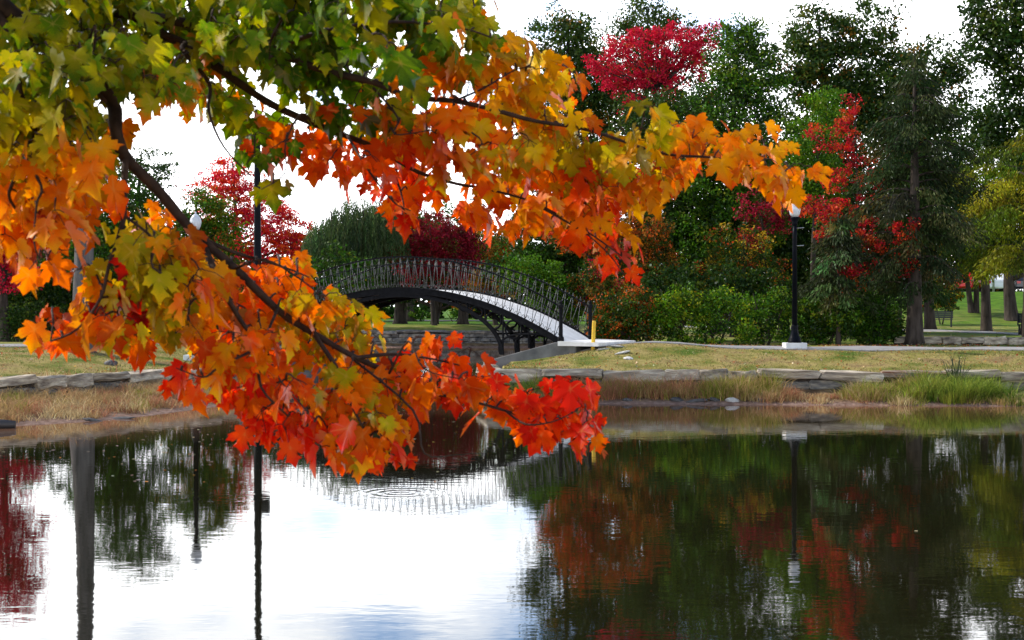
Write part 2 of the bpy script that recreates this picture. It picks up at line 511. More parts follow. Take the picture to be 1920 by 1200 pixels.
def mat_ground():
    m, nt, N, L, o = mat_new("ground_cover")
    p = N("ShaderNodeBsdfPrincipled")
    p.inputs["Roughness"].default_value = 0.95
    p.inputs["Specular IOR Level"].default_value = 0.1
    tc = N("ShaderNodeTexCoord")
    def noise(s, d=6, st=None, off=0.0):
        n = N("ShaderNodeTexNoise"); n.inputs["Scale"].default_value = s; n.inputs["Detail"].default_value = d
        mpn = N("ShaderNodeMapping"); mpn.inputs["Scale"].default_value = st or (1, 1, 1); mpn.inputs["Location"].default_value = (off, off * 0.7, 0)
        L(tc.outputs["Object"], mpn.inputs[0]); L(mpn.outputs[0], n.inputs["Vector"])
        return n.outputs["Fac"]
    # lawn: worn straw, olive, green patches
    lawn = ramp(nt, [(0.33, (0.08, 0.13, 0.015)), (0.45, (0.21, 0.19, 0.045)), (0.55, (0.33, 0.26, 0.09)), (0.66, (0.25, 0.165, 0.075))])
    L(noise(0.9, 9), lawn.inputs[0])
    green = ramp(nt, [(0.35, (0.045, 0.11, 0.008)), (0.65, (0.10, 0.20, 0.012))])
    L(noise(1.5, 8, off=9.0), green.inputs[0])
    # grass is greener beyond the path
    sep = N("ShaderNodeSeparateXYZ"); L(tc.outputs["Object"], sep.inputs[0])
    far = N("ShaderNodeMapRange"); far.inputs["From Min"].default_value = 44.0; far.inputs["From Max"].default_value = 46.5
    far.inputs["To Max"].default_value = 0.62
    L(sep.outputs["Y"], far.inputs["Value"])
    pat = N("ShaderNodeMapRange"); pat.inputs["From Min"].default_value = 0.42; pat.inputs["From Max"].default_value = 0.6
    L(noise(0.16, 5, off=3.0), pat.inputs["Value"])
    fm = N("ShaderNodeMath"); fm.operation = 'MULTIPLY'
    fa = N("ShaderNodeMath"); fa.operation = 'ADD'; fa.inputs[1].default_value = 0.35
    L(pat.outputs[0], fa.inputs[0]); L(fa.outputs[0], fm.inputs[0]); L(far.outputs[0], fm.inputs[1]); fm.use_clamp = True
    slope = N("ShaderNodeMapRange"); slope.inputs["From Min"].default_value = 80.0; slope.inputs["From Max"].default_value = 100.0
    L(sep.outputs["Y"], slope.inputs["Value"])
    fm2 = N("ShaderNodeMath"); fm2.operation = 'MAXIMUM'; L(fm.outputs[0], fm2.inputs[0]); L(slope.outputs[0], fm2.inputs[1])
    fm = fm2
    mg = N("ShaderNodeMix"); mg.data_type = 'RGBA'
    L(fm.outputs[0], mg.inputs["Factor"]); L(lawn.outputs[0], mg.inputs["A"]); L(green.outputs[0], mg.inputs["B"])
    # bank: straw litter and soil; waterline: red-brown mud
    soil = ramp(nt, [(0.3, (0.07, 0.04, 0.022)), (0.5, (0.17, 0.105, 0.055)), (0.7, (0.27, 0.18, 0.09))])
    L(noise(3.0, 10, off=5.0), soil.inputs[0])
    mud = ramp(nt, [(0.3, (0.13, 0.075, 0.055)), (0.7, (0.30, 0.20, 0.155))])
    L(noise(7.0, 8, off=7.0), mud.inputs[0])
    zz = N("ShaderNodeMath"); zz.operation = 'MULTIPLY_ADD'; zz.inputs[1].default_value = 0.08
    L(noise(5.0, 5), zz.inputs[0]); L(sep.outputs["Z"], zz.inputs[2])
    a1 = N("ShaderNodeMapRange"); a1.inputs["From Min"].default_value = 0.08; a1.inputs["From Max"].default_value = 0.14
    L(zz.outputs[0], a1.inputs["Value"])
    ms = N("ShaderNodeMix"); ms.data_type = 'RGBA'
    L(a1.outputs[0], ms.inputs["Factor"]); L(mud.outputs[0], ms.inputs["A"]); L(soil.outputs[0], ms.inputs["B"])
    a2 = N("ShaderNodeMapRange"); a2.inputs["From Min"].default_value = 0.55; a2.inputs["From Max"].default_value = 0.68
    L(zz.outputs[0], a2.inputs["Value"])
    ml = N("ShaderNodeMix"); ml.data_type = 'RGBA'
    L(a2.outputs[0], ml.inputs["Factor"]); L(ms.outputs["Result"], ml.inputs["A"]); L(mg.outputs["Result"], ml.inputs["B"])
    L(ml.outputs["Result"], p.inputs["Base Color"])
    b = N("ShaderNodeBump"); b.inputs["Strength"].default_value = 0.9; b.inputs["Distance"].default_value = 0.06
    L(noise(14.0, 8), b.inputs["Height"]); L(b.outputs[0], p.inputs["Normal"])
    L(p.outputs[0], o.inputs[0])
    return m

ground = link("ground", np_mesh("ground", np.stack([GP[:, 0], GP[:, 1], GZ], 1), GF, smooth=True), mat_ground())
tag(ground, "worn park lawn and muddy pond bank", None, None, "structure")

# water sheet with depth attribute
wx = axis([(-60, -16, 4), (-16, 16, 0.5), (16, 62, 4)])
wy = axis([(3, 24, 1.0), (24, 40, 0.25), (40, 85.0, 0.9)])
WX, WY = np.meshgrid(wx, wy)
WP = np.stack([WX.ravel(), WY.ravel()], 1)
dw, iw = poly_dist(WP, WATER)
nwx, nwy = len(wx), len(wy)
ii, jj = np.meshgrid(np.arange(nwx - 1), np.arange(nwy - 1))
i0 = (jj * nwx + ii).ravel()
WF = np.stack([i0, i0 + 1, i0 + 1 + nwx, i0 + nwx], 1)

def mat_water():
    m, nt, N, L, o = mat_new("pond_water")
    p = N("ShaderNodeBsdfPrincipled")
    p.inputs["Roughness"].default_value = 0.025
    p.inputs["IOR"].default_value = 1.5
    tc = N("ShaderNodeTexCoord")
    at = N("ShaderNodeAttribute"); at.attribute_name = "depth"
    nz0 = N("ShaderNodeTexNoise"); nz0.inputs["Scale"].default_value = 0.7; nz0.inputs["Detail"].default_value = 4
    L(tc.outputs["Object"], nz0.inputs["Vector"])
    ma = N("ShaderNodeMath"); ma.operation = 'MULTIPLY_ADD'; ma.inputs[1].default_value = 1.2
    L(nz0.outputs["Fac"], ma.inputs[0]); L(at.outputs["Fac"], ma.inputs[2])
    r = ramp(nt, [(0.10, (0.20, 0.095, 0.055)), (0.30, (0.10, 0.052, 0.026)), (0.8, (0.010, 0.009, 0.0035))])
    dv = N("ShaderNodeMath"); dv.operation = 'MULTIPLY'; dv.inputs[1].default_value = 0.13
    L(ma.outputs[0], dv.inputs[0]); L(dv.outputs[0], r.inputs[0])
    L(r.outputs[0], p.inputs["Base Color"])
    def noise(s, st, d):
        mpn = N("ShaderNodeMapping"); mpn.inputs["Scale"].default_value = st
        L(tc.outputs["Object"], mpn.inputs[0])
        n = N("ShaderNodeTexNoise"); n.inputs["Scale"].default_value = s; n.inputs["Detail"].default_value = d
        L(mpn.outputs[0], n.inputs["Vector"])
        return n.outputs["Fac"]
    n1, n2 = noise(5.0, (0.55, 1.0, 1), 2.5), noise(0.7, (1, 1, 1), 2)
    def mul(a, k):
        q = N("ShaderNodeMath"); q.operation = 'MULTIPLY'; L(a, q.inputs[0])
        if isinstance(k, float): q.inputs[1].default_value = k
        else: L(k, q.inputs[1])
        return q.outputs[0]
    def add(a, b):
        q = N("ShaderNodeMath"); q.operation = 'ADD'; L(a, q.inputs[0]); L(b, q.inputs[1]); return q.outputs[0]
    # breeze patches: some water is smoother
    pm = N("ShaderNodeMapRange"); pm.inputs["From Min"].default_value = 0.35; pm.inputs["From Max"].default_value = 0.65
    pm.inputs["To Min"].default_value = 0.5; pm.inputs["To Max"].default_value = 1.25
    L(noise(0.12, (0.5, 1, 1), 2), pm.inputs["Value"])
    h = add(mul(mul(n1, pm.outputs[0]), 0.00115), mul(n2, 0.0016))
    # rings where something touched the surface
    def rings(cx, cy, rad, lam, amp):
        va = N("ShaderNodeVectorMath"); va.operation = 'DISTANCE'; va.inputs[1].default_value = (cx, cy, 0)
        L(tc.outputs["Object"], va.inputs[0])
        sn = N("ShaderNodeMath"); sn.operation = 'SINE'; L(mul(va.outputs["Value"], 2 * math.pi / lam), sn.inputs[0])
        f = N("ShaderNodeMapRange"); f.interpolation_type = 'SMOOTHSTEP'
        f.inputs["From Min"].default_value = rad; f.inputs["From Max"].default_value = rad * 0.25
        L(va.outputs["Value"], f.inputs["Value"])
        return mul(mul(sn.outputs[0], f.outputs[0]), amp)
    c1, c2 = ray(752, 925, 18.9), ray(430, 935, 18.4)
    h = add(h, rings(c1.x, 18.9, 0.85, 0.19, 0.0005))
    h = add(h, rings(c2.x, 18.4, 0.9, 0.24, 0.0002))
    b = N("ShaderNodeBump"); b.inputs["Strength"].default_value = 1.0; b.inputs["Distance"].default_value = 1.0
    L(h, b.inputs["Height"]); L(b.outputs[0], p.inputs["Normal"])
    L(p.outputs[0], o.inputs[0])
    return m

water = link("water", np_mesh("water", np.stack([WP[:, 0], WP[:, 1], np.zeros(len(WP))], 1), WF, point_attrs={"depth": np.where(iw, dw, 0.0)}, smooth=True), mat_water())
tag(water, "calm dark pond water mirroring trees and sky", None, None, "structure")

# paths
def strip(name, pts, width, mat, label, lift=0.03, step=0.5, wid_n=6):
    P = [Vector((*p, 0)) for p in pts]
    dense = []
    n = len(P)
    for i in range(n - 1):                                    # Catmull-Rom
        p0, p1, p2, p3 = P[max(i - 1, 0)], P[i], P[i + 1], P[min(i + 2, n - 1)]
        k = max(2, int((p2 - p1).length / step))
        for j in range(k):
            t = j / k
            dense.append(0.5 * ((2 * p1) + (p2 - p0) * t + (2 * p0 - 5 * p1 + 4 * p2 - p3) * t * t + (3 * p1 - p0 - 3 * p2 + p3) * t ** 3))
    dense.append(P[-1])
    vs = []
    for i, p in enumerate(dense):
        t = dense[min(i + 1, len(dense) - 1)] - dense[max(i - 1, 0)]
        nrm = Vector((-t.y, t.x, 0)).normalized()
        for k in range(wid_n + 1):
            q = p + nrm * width * (k / wid_n - 0.5)
            vs.append((q.x, q.y))
    hz = HN(np.array(vs)) + lift
    m = wid_n + 1
    fs = [(i * m + k, i * m + k + 1, (i + 1) * m + k + 1, (i + 1) * m + k) for i in range(len(dense) - 1) for k in range(wid_n)]
    b = MB()
    b.add([(x, y, z) for (x, y), z in zip(vs, hz)], fs)
    # edge skirt
    for side in (0, wid_n):
        n0 = len(b.v)
        b.v.extend((b.v[i * m + side][0], b.v[i * m + side][1], b.v[i * m + side][2] - 0.12) for i in range(len(dense)))
        b.f.extend((i * m + side, (i + 1) * m + side, n0 + i + 1, n0 + i) for i in range(len(dense) - 1))
    o = b.build(name, mat, smooth=False)
    return tag(o, label, None, None, "structure")

strip("path", [(1.2, 43.35), (2.6, 43.05), (5, 42.7), (9, 42.5), (14, 42.3), (24, 41.9), (60, 40)], 2.3, M["asphalt"], "pale paved path running behind the lawn right of the bridge")
strip("path", [(-7.4, 47.5), (-9.0, 47.4), (-12, 46.2), (-16, 45.0), (-24, 43.6), (-60, 40)], 2.3, M["asphalt"], "pale paved path left of the bridge under the trees")
strip("path", [(6, 92), (14, 81), (20.4, 73), (22.6, 65), (24.5, 57), (30, 50), (45, 45)], 2.2, M["asphalt"], "pale path curving past the bench beyond the conifer")
strip("road", [(-10, 118), (20, 116), (40, 116), (70, 115), (120, 112)], 8.0, M["road"], "street on the rise beyond the park trees", 0.04, 1.5)

# ------------------------------------------------------------------ stone walls
def stone_mesh(seed, jag=0.10):
    rnd = random.Random(seed)
    xs = (-0.5, -0.42, 0.42, 0.5)
    vs, key = [], {}
    # a squared block with softened corners and uneven faces (12 verts ring x 2 + ends)
    prof = [(-0.5, -0.36), (-0.38, -0.5), (0.38, -0.5), (0.5, -0.36), (0.5, 0.36), (0.38, 0.5), (-0.38, 0.5), (-0.5, 0.36)]
    b = MB()
    rings = []
    for xi, s in ((-0.5, 0.80), (-0.44, 1.0), (0.0, 1.0), (0.44, 1.0), (0.5, 0.80)):
        rings.append([(xi + rnd.uniform(-1, 1) * 0.03, y * s + rnd.uniform(-1, 1) * jag * 0.5, z * s + rnd.uniform(-1, 1) * jag) for y, z in prof])
    n = 8
    allv = [p for r in rings for p in r]
    fs = [(i * n + k, i * n + (k + 1) % n, (i + 1) * n + (k + 1) % n, (i + 1) * n + k) for i in range(4) for k in range(n)]
    fs.append(tuple(range(n - 1, -1, -1)))
    fs.append(tuple(4 * n + k for k in range(n)))
    b.add(allv, [f[::-1] for f in fs])
    return b.mesh("stone")

STONES = [stone_mesh(s) for s in range(10)]
CAPS = [stone_mesh(s + 50, 0.17) for s in range(8)]
for me in STONES: me.materials.append(M["stone"])
for me in CAPS: me.materials.append(M["cap_stone"])
RUST = stone_mesh(91, 0.10); RUST.materials.append(M["rust_stone"])

def poly_len(pts):
    return [0.0] + list(np.cumsum([math.dist(pts[i], pts[i + 1]) for i in range(len(pts) - 1)]))

def at_len(pts, cum, s):
    s = min(max(s, 0), cum[-1] - 1e-6)
    for i in range(len(pts) - 1):
        if s <= cum[i + 1]:
            t = (s - cum[i]) / (cum[i + 1] - cum[i])
            a, b = pts[i], pts[i + 1]
            return (a[0] + (b[0] - a[0]) * t, a[1] + (b[1] - a[1]) * t), math.atan2(b[1] - a[1], b[0] - a[0])
    return pts[-1], 0

def wall(pts, label, z0, ztop, cap_h, courses, cap_len, st_len, depth=0.42, seed=1, group="stone walls round the pond", rust_at=None, joined=False, overhang=0.05):
    rnd = random.Random(seed)
    cum = poly_len(pts)
    mid, _ = at_len(pts, cum, cum[-1] / 2)
    root = empty("stone_wall", (mid[0], mid[1], z0), label, "wall", group)
    inv = Matrix.Translation((-mid[0], -mid[1], -z0))
    junk = MB()
    def put(me, s, ln, zc, hh, dd, off=0.0):
        (x, y), a = at_len(pts, cum, s)
        nx_, ny_ = math.sin(a), -math.cos(a)
        if joined:
            mt = Matrix.Translation((x + nx_ * off, y + ny_ * off, zc)) @ Matrix.Rotation(a, 4, 'Z') @ Matrix.Diagonal((ln, dd, hh, 1))
            junk.add([mt @ v.co for v in me.vertices], [tuple(p.vertices) for p in me.polygons])
            return None
        o = bpy.data.objects.new("stone", me)
        COL.objects.link(o)
        o.parent = root
        o.location = Vector((x + nx_ * off, y + ny_ * off, zc)) - Vector((mid[0], mid[1], z0))
        o.rotation_euler = (rnd.uniform(-0.02, 0.02), rnd.uniform(-0.025, 0.025), a + rnd.uniform(-0.03, 0.03))
        o.scale = (ln, dd, hh)
        return o
    s = 0.0
    while s < cum[-1]:
        ln = rnd.uniform(*cap_len)
        hh = cap_h * rnd.uniform(0.72, 1.3)
        me = rnd.choice(CAPS)
        o = put(me, s + ln / 2, ln * 1.01, ztop - hh / 2 + rnd.uniform(-0.035, 0.03), hh, depth * rnd.uniform(1.05, 1.25), overhang)
        if rust_at is not None and o is not None and abs(s + ln / 2 - rust_at) < ln / 2:
            o.data = RUST
            tag(o, "rust stained cap stone")
        s += ln
    lo = z0
    hh = (ztop - cap_h - lo) / courses
    for c in range(courses):
        s = -rnd.uniform(0, 0.4)
        while s < cum[-1]:
            ln = rnd.uniform(*st_len)
            put(rnd.choice(STONES), s + ln / 2, ln * 0.985, lo + hh * (c + 0.5), hh * rnd.uniform(0.93, 1.0), depth * rnd.uniform(0.88, 1.05))
            s += ln
    if joined:
        o = junk.build("stones", M["stone"], root)
        o["kind"] = "stuff"
    # packed earth core behind the joints
    core = MB()
    nseg = max(2, int(cum[-1] / 0.8))
    ring = []
    for i in range(nseg + 1):
        (x, y), a = at_len(pts, cum, cum[-1] * i / nseg)
        nx_, ny_ = math.sin(a), -math.cos(a)
        e = depth * 0.33
        ring.append([(x + nx_ * e, y + ny_ * e, z0 - 0.1), (x + nx_ * e, y + ny_ * e, ztop - cap_h * 0.6), (x - nx_ * e, y - ny_ * e, ztop - cap_h * 0.6), (x - nx_ * e, y - ny_ * e, z0 - 0.1)])
    vs = [p for r in ring for p in r]
    fs = [(i * 4 + k, i * 4 + k + 1, (i + 1) * 4 + k + 1, (i + 1) * 4 + k) for i in range(nseg) for k in range(3)]
    core.add(vs, fs)
    core.build("mortar_core", M["bark"], root)
    return root

wall([(-0.55, 41.0), (-0.62, 39.4), (-0.45, 38.2), (1.2, 37.65), (4, 37.4), (8, 37.2), (12.6, 37.0), (20, 36.8), (27, 36.6)],
     "pale capped stone retaining wall along the lawn right of the bridge", 0.05, 0.80, 0.27, 2, (0.7, 1.7), (0.45, 1.1), seed=4, rust_at=13.2)
wall([(-19, 30.6), (-16, 31.3), (-12, 33.15), (-10.7, 35.5), (-9.0, 38.5), (-8.0, 41.6), (-7.6, 44.6)],
     "rough stone retaining wall above the brown bank on the pond's left side", 0.1, 0.80, 0.25, 2, (0.7, 1.4), (0.4, 0.9), seed=8)
wall([(3.0, 85.0), (-6, 85.0), (-18, 85.0), (-32, 85.0)][::-1],
     "distant grey stone wall on the far shore seen under the bridge arch", 0.05, 0.98, 0.18, 3, (0.9, 2.0), (0.35, 0.8), seed=12, joined=True)
wall([(12.6, 46.9), (15, 46.6), (18, 46.3), (24, 45.8)],
     "low row of kerb stones behind the path right of the conifer", 1.1, 1.44, 0.24, 1, (0.5, 1.2), (0.5, 1.0), depth=0.35, seed=3)

# ------------------------------------------------------------------ footbridge
TH = R(25)
BU = Vector((-math.cos(TH), math.sin(TH), 0))        # along the bridge, right to left
BV = Vector((math.sin(TH), math.cos(TH), 0))         # across, near to far
B0 = Vector((1.43, 42.0, 0))
BLH, BW = 5.43, 2.4
BL = 2 * BLH
def deck_z(s): return 1.44 + 1.56 * (1 - ((s - BLH) / BLH) ** 2)
def arch_z(s):
    q = 1 - ((s - BLH) / 3.5) ** 2
    return 1.0 + 1.80 * math.sqrt(max(q, 0))
def bp(s, w_, z): return B0 + BU * s + BV * w_ + Vector((0, 0, z))
bridge = empty("footbridge", bp(BLH, BW / 2, 1.0), "black iron arched footbridge with lattice railings over the pond channel", "bridge")
def ribbon(s0, s1, n, w0, w1, zt, zb):
    """a curved bar with rectangular section"""
    b = MB()
    vs = []
    for i in range(n + 1):
        s = s0 + (s1 - s0) * i / n
        vs += [bp(s, w0, zb(s)), bp(s, w1, zb(s)), bp(s, w1, zt(s)), bp(s, w0, zt(s))]
    fs = [(i * 4 + k, i * 4 + (k + 1) % 4, (i + 1) * 4 + (k + 1) % 4, (i + 1) * 4 + k) for i in range(n) for k in range(4)]
    fs += [(3, 2, 1, 0), (n * 4, n * 4 + 1, n * 4 + 2, n * 4 + 3)]
    b.add(vs, [f[::-1] for f in fs])
    return b
ribbon(-0.15, BL + 0.15, 60, 0.07, BW - 0.07, lambda s: deck_z(s), lambda s: deck_z(s) - 0.06).build("deck", M["deck"], bridge)
for w0, w1 in ((0.0, 0.065), (BW - 0.065, BW)):
    ribbon(-0.02, BL + 0.02, 60, w0, w1, lambda s: deck_z(s) + 0.035, lambda s: deck_z(s) - 0.15).build("girder", M["iron"], bridge)
    for e in (0.02,):
        wa, wb = (w0 - 0.02, w0 + 0.06) if w0 == 0.0 else (w1 - 0.06, w1 + 0.02)
        ribbon(-0.02, BL + 0.02, 60, wa, wb, lambda s: deck_z(s) + 0.055, lambda s: deck_z(s) + 0.037).build("girder_lip", M["iron"], bridge)
for s in np.linspace(0.6, BL - 0.6, 13):
    b = MB()
    b.tube([bp(s, 0.07, deck_z(s) - 0.11), bp(s, BW - 0.07, deck_z(s) - 0.11)], 0.045, 6)
    b.build("floor_beam", M["iron"], bridge)

def a_of(u):                                       # ellipse parameter -> (s,z)
    return BLH - 3.5 * math.cos(u), 1.0 + 1.80 * math.sin(u)
def curve_pts(fn, n): return [fn(i / n) for i in range(n + 1)]
for w_ in (0.05, BW / 2, BW - 0.05):
    b = MB()
    n = 44
    vs = []
    for i in range(n + 1):
        u = math.pi * i / n
        s, z = a_of(u)
        tx, tz = 3.5 * math.sin(u), 1.80 * math.cos(u)
        l = math.hypot(tx, tz)
        nxs, nzs = -tz / l, tx / l
        hw = 0.055
        for ws, hs in ((-0.04, -hw), (0.04, -hw), (0.04, hw), (-0.04, hw)):
            vs.append(bp(s + nxs * hs, w_ + ws, z + nzs * hs))
    fs = [(i * 4 + k, i * 4 + (k + 1) % 4, (i + 1) * 4 + (k + 1) % 4, (i + 1) * 4 + k) for i in range(n) for k in range(4)]
    fs += [(3, 2, 1, 0), (n * 4, n * 4 + 1, n * 4 + 2, n * 4 + 3)]
    b.add(vs, [f[::-1] for f in fs])
    rib = b.build("arch_rib", M["iron"], bridge)
    for side in (0, 1):
        mir = (lambda s: s) if side == 0 else (lambda s: BL - s)
        # inner curved chord from springing towards the deck
        b = MB()
        p0, p1, p2 = (2.0, 1.02), (2.25, 1.75), (0.55, 1.62)
        pts = []
        for i in range(15):
            t = i / 14
            pts.append(bp(mir((1 - t) ** 2 * p0[0] + 2 * t * (1 - t) * p1[0] + t * t * p2[0] ), w_, (1 - t) ** 2 * p0[1] + 2 * t * (1 - t) * p1[1] + t * t * p2[1]))
        b.tube(pts, 0.035, 6)
        b.build("spandrel_scroll", M["iron"], rib)
        for (cs, ra) in ((1.55, 0.27), (2.22, 0.26), (2.78, 0.19), (3.22, 0.13), (3.58, 0.085)):
            zt = deck_z(cs) - 0.15
            # circle tangent under the deck, above the rib
            q = arch_z(cs) if cs > 1.95 else 1.0
            zc = zt - ra * 1.06
            b = MB()
            ring = [bp(mir(cs + ra * math.cos(a)), w_, zc + ra * math.sin(a)) for a in np.linspace(0, 2 * math.pi, 21)]
            b.tube(ring, 0.032, 6, cap=False)
            # s-curl hanging from the ring to the rib
            tail = []
            for i in range(9):
                t = i / 8
                tail.append(bp(mir(cs - ra * 0.7 + 0.55 * ra * math.sin(t * math.pi)), w_, zc - ra * 0.7 + (min(q, zc) - zc + ra * 0.7) * t))
            b.tube(tail, 0.028, 6)
            b.build("spandrel_scroll", M["iron"], rib)
        for cs in (1.05, 1.9, 2.5, 3.02, 3.42, 3.8):
            zt = deck_z(cs) - 0.14
            zb = max(arch_z(cs), 1.0 + 0.4 * (1.9 - cs)) if cs > 1.93 else 1.0 + 0.23 * (2.0 - cs)
            if zt - zb < 0.06: continue
            b = MB()
            b.tube([bp(mir(cs), w_, zb), bp(mir(cs), w_, zt)], 0.03, 6)
            b.build("strut", M["iron"], rib)
for s in (2.15, 2.9, 3.8, 4.7, BLH, BL - 4.7, BL - 3.8, BL - 2.9, BL - 2.15):
    b = MB()
    b.tube([bp(s, 0.05, arch_z(s)), bp(s, BW - 0.05, arch_z(s))], 0.03, 6)
    b.build("cross_brace", M["iron"], bridge)

RAIL_H = 1.0
bm = MB()       # one lattice unit: a V of two bars, a bead at each joint, a small scroll at its foot
for sx in (-1, 1):
    bm.tube([(sx * 0.015, 0, 0.02), (sx * 0.13, 0, RAIL_H - 0.02)], 0.0095, 5)
    bm.lathe([(0.004, -0.024), (0.022, 0), (0.004, 0.024)], 6, (sx * 0.105, 0, RAIL_H * 0.78))
    curl = [(sx * (0.02 + 0.10 * t), 0, 0.04 + 0.10 * math.sin(t * 3.0) * (1 - 0.3 * t)) for t in np.linspace(0, 1, 7)]
    bm.tube(curl, 0.007, 4)
bm.lathe([(0.004, -0.026), (0.024, 0), (0.004, 0.026)], 6, (0, 0, RAIL_H * 0.93))
bm.lathe([(0.01, 0.0), (0.026, 0.02), (0.01, 0.05)], 6, (0, 0, 0.02))
BAL = bm.mesh("baluster", True)
BAL.materials.append(M["rail_iron"])
bw_inv = world_of(bridge).inverted()
for w_ in (0.03, BW - 0.03):
    ribbon(0, BL, 60, w_ - 0.018, w_ + 0.018, lambda s: deck_z(s) + RAIL_H + 0.025, lambda s: deck_z(s) + RAIL_H - 0.02).build("top_rail", M["iron"], bridge)
    b = MB(); b.tube([bp(s, w_, deck_z(s) + RAIL_H * 0.78) for s in np.linspace(0, BL, 60)], 0.012, 5); b.build("middle_rail", M["iron"], bridge)
    nb = 44
    for i in range(nb):
        s = 0.2 + (BL - 0.4) * i / (nb - 1)
        slope = -2 * 1.56 * (s - BLH) / BLH ** 2
        o = bpy.data.objects.new("baluster", BAL)
        COL.objects.link(o)
        o.parent = bridge
        x_ax, z_ax = BU.copy(), Vector((0, 0, 1))
        mt = Matrix.Identity(4)
        x_ax = BU + Vector((0, 0, slope))       # sheared to follow the rail, bars stay upright
        for r_ in range(3):
            mt[r_][0], mt[r_][1], mt[r_][2], mt[r_][3] = x_ax[r_], -BV[r_], z_ax[r_], bp(s, w_, deck_z(s) + 0.04)[r_]
        # keep it a clean rotation and scale: lean with the slope instead of shearing
        rot = Matrix((( BU.x, -BV.x, 0), (BU.y, -BV.y, 0), (0, 0, 1))).to_euler()
        tilt = Matrix.Translation(bp(s, w_, deck_z(s) + 0.04)) @ rot.to_matrix().to_4x4() @ Matrix.Rotation(-math.atan(slope) * 0.55, 4, 'Y')
        o.matrix_local = bw_inv @ tilt
for s in (0.0, BL):
    for w_ in (0.03, BW - 0.03):
        b = MB()
        z = deck_z(s)
        b.lathe([(0.10, -0.05), (0.10, 0.10), (0.065, 0.14), (0.055, 0.95), (0.085, 1.0), (0.085, 1.06), (0.04, 1.10), (0.055, 1.15), (0.02, 1.21)], 10, bp(s, w_, z))
        b.build("newel_post", M["iron"], bridge, smooth=False)

def abutment(mir, label, group="concrete bridge abutments"):
    root_pos = bp(mir(0.6), BW / 2, 0.2)
    b = MB()
    prof = [(-0.55, -0.5), (2.35, -0.5), (2.35, 0.82), (2.05, 0.90), (0.12, 1.40), (-0.55, 1.42)]
    w0, w1 = -0.16, BW + 0.16
    vs = [bp(mir(s), w0, z) for s, z in prof] + [bp(mir(s), w1, z) for s, z in prof]
    n = len(prof)
    fs = [tuple(range(n)), tuple(range(2 * n - 1, n - 1, -1))] + [(k, k + n, (k + 1) % n + n, (k + 1) % n) for k in range(n)]
    b.add(vs, fs)
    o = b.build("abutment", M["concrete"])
    bmod = o.modifiers.new("bevel", 'BEVEL'); bmod.width = 0.02
    import bmesh
    q = bmesh.new(); q.from_mesh(o.data); bmesh.ops.recalc_face_normals(q, faces=q.faces); q.to_mesh(o.data); q.free()
    return tag(o, label, "abutment", group)
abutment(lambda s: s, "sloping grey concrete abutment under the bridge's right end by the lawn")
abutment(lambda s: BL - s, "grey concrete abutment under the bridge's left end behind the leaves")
# landing slab
b = MB()
prof = [(-1.3, 1.30), (-0.02, 1.30), (-0.02, 1.435), (-1.3, 1.40)]
vs = [bp(s, -0.25, z) for s, z in prof] + [bp(s, BW + 0.5, z) for s, z in prof]
b.add(vs, [(0, 1, 2, 3), (7, 6, 5, 4), (0, 4, 5, 1), (1, 5, 6, 2), (2, 6, 7, 3), (3, 7, 4, 0)])
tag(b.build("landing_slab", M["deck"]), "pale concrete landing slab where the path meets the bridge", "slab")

# ------------------------------------------------------------------ lamps, poles, bollard
def lamp(x, y, label, arms=True):
    z = H(x, y)
    r = empty("street_lamp", (x, y, z), label, "lamp", "park lamps with white acorn globes")
    b = MB(); b.box(x - 0.31, x + 0.31, y - 0.31, y + 0.31, z - 0.1, z + 0.17); b.build("plinth", M["pale_concrete"], r, bevel=0.015)
    b = MB()
    b.lathe([(0.20, 0.17), (0.20, 0.21), (0.185, 0.23), (0.18, 0.29), (0.155, 0.33), (0.11, 0.48), (0.095, 0.60), (0.105, 0.64), (0.095, 0.68), (0.09, 0.70)], 14, (x, y, z))
    b.build("base", M["lamp_black"], r, smooth=True)
    b = MB(); b.lathe([(0.082, 0.70), (0.066, 3.3), (0.06, 3.62)], 12, (x, y, z)); b.build("pole", M["lamp_black"], r, smooth=True)
    b = MB(); b.lathe([(0.06, 3.62), (0.09, 3.65), (0.075, 3.70), (0.125, 3.83), (0.135, 3.86), (0.10, 3.875)], 14, (x, y, z)); b.build("collar", M["lamp_black"], r, smooth=True)
    b = MB(); b.lathe([(0.10, 3.875), (0.15, 3.97), (0.172, 4.08), (0.165, 4.15), (0.15, 4.18), (0.155, 4.20), (0.10, 4.29), (0.05, 4.335), (0.035, 4.345)], 16, (x, y, z)); g = b.build("globe", M["globe"], r, smooth=True)
    b = MB(); b.lathe([(0.03, 4.345), (0.018, 4.36), (0.03, 4.385), (0.006, 4.42)], 10, (x, y, z)); b.build("finial", M["globe"], r, smooth=True)
    if arms:
        for zz in (3.02, 3.54):
            b = MB(); b.tube([(x, y, z + zz), (x + 0.26, y - 0.05, z + zz + 0.015)], 0.013, 6); b.build("banner_arm", M["steel"], r)
    return r
lamp(ray(1490, 600, 41.9).x, 41.9, "black park lamp on a white plinth beside the path right of the bridge")
lamp(ray(367, 600, 42.2).x, 42.2, "black park lamp with white globe behind the maple branch left of the bridge", True)

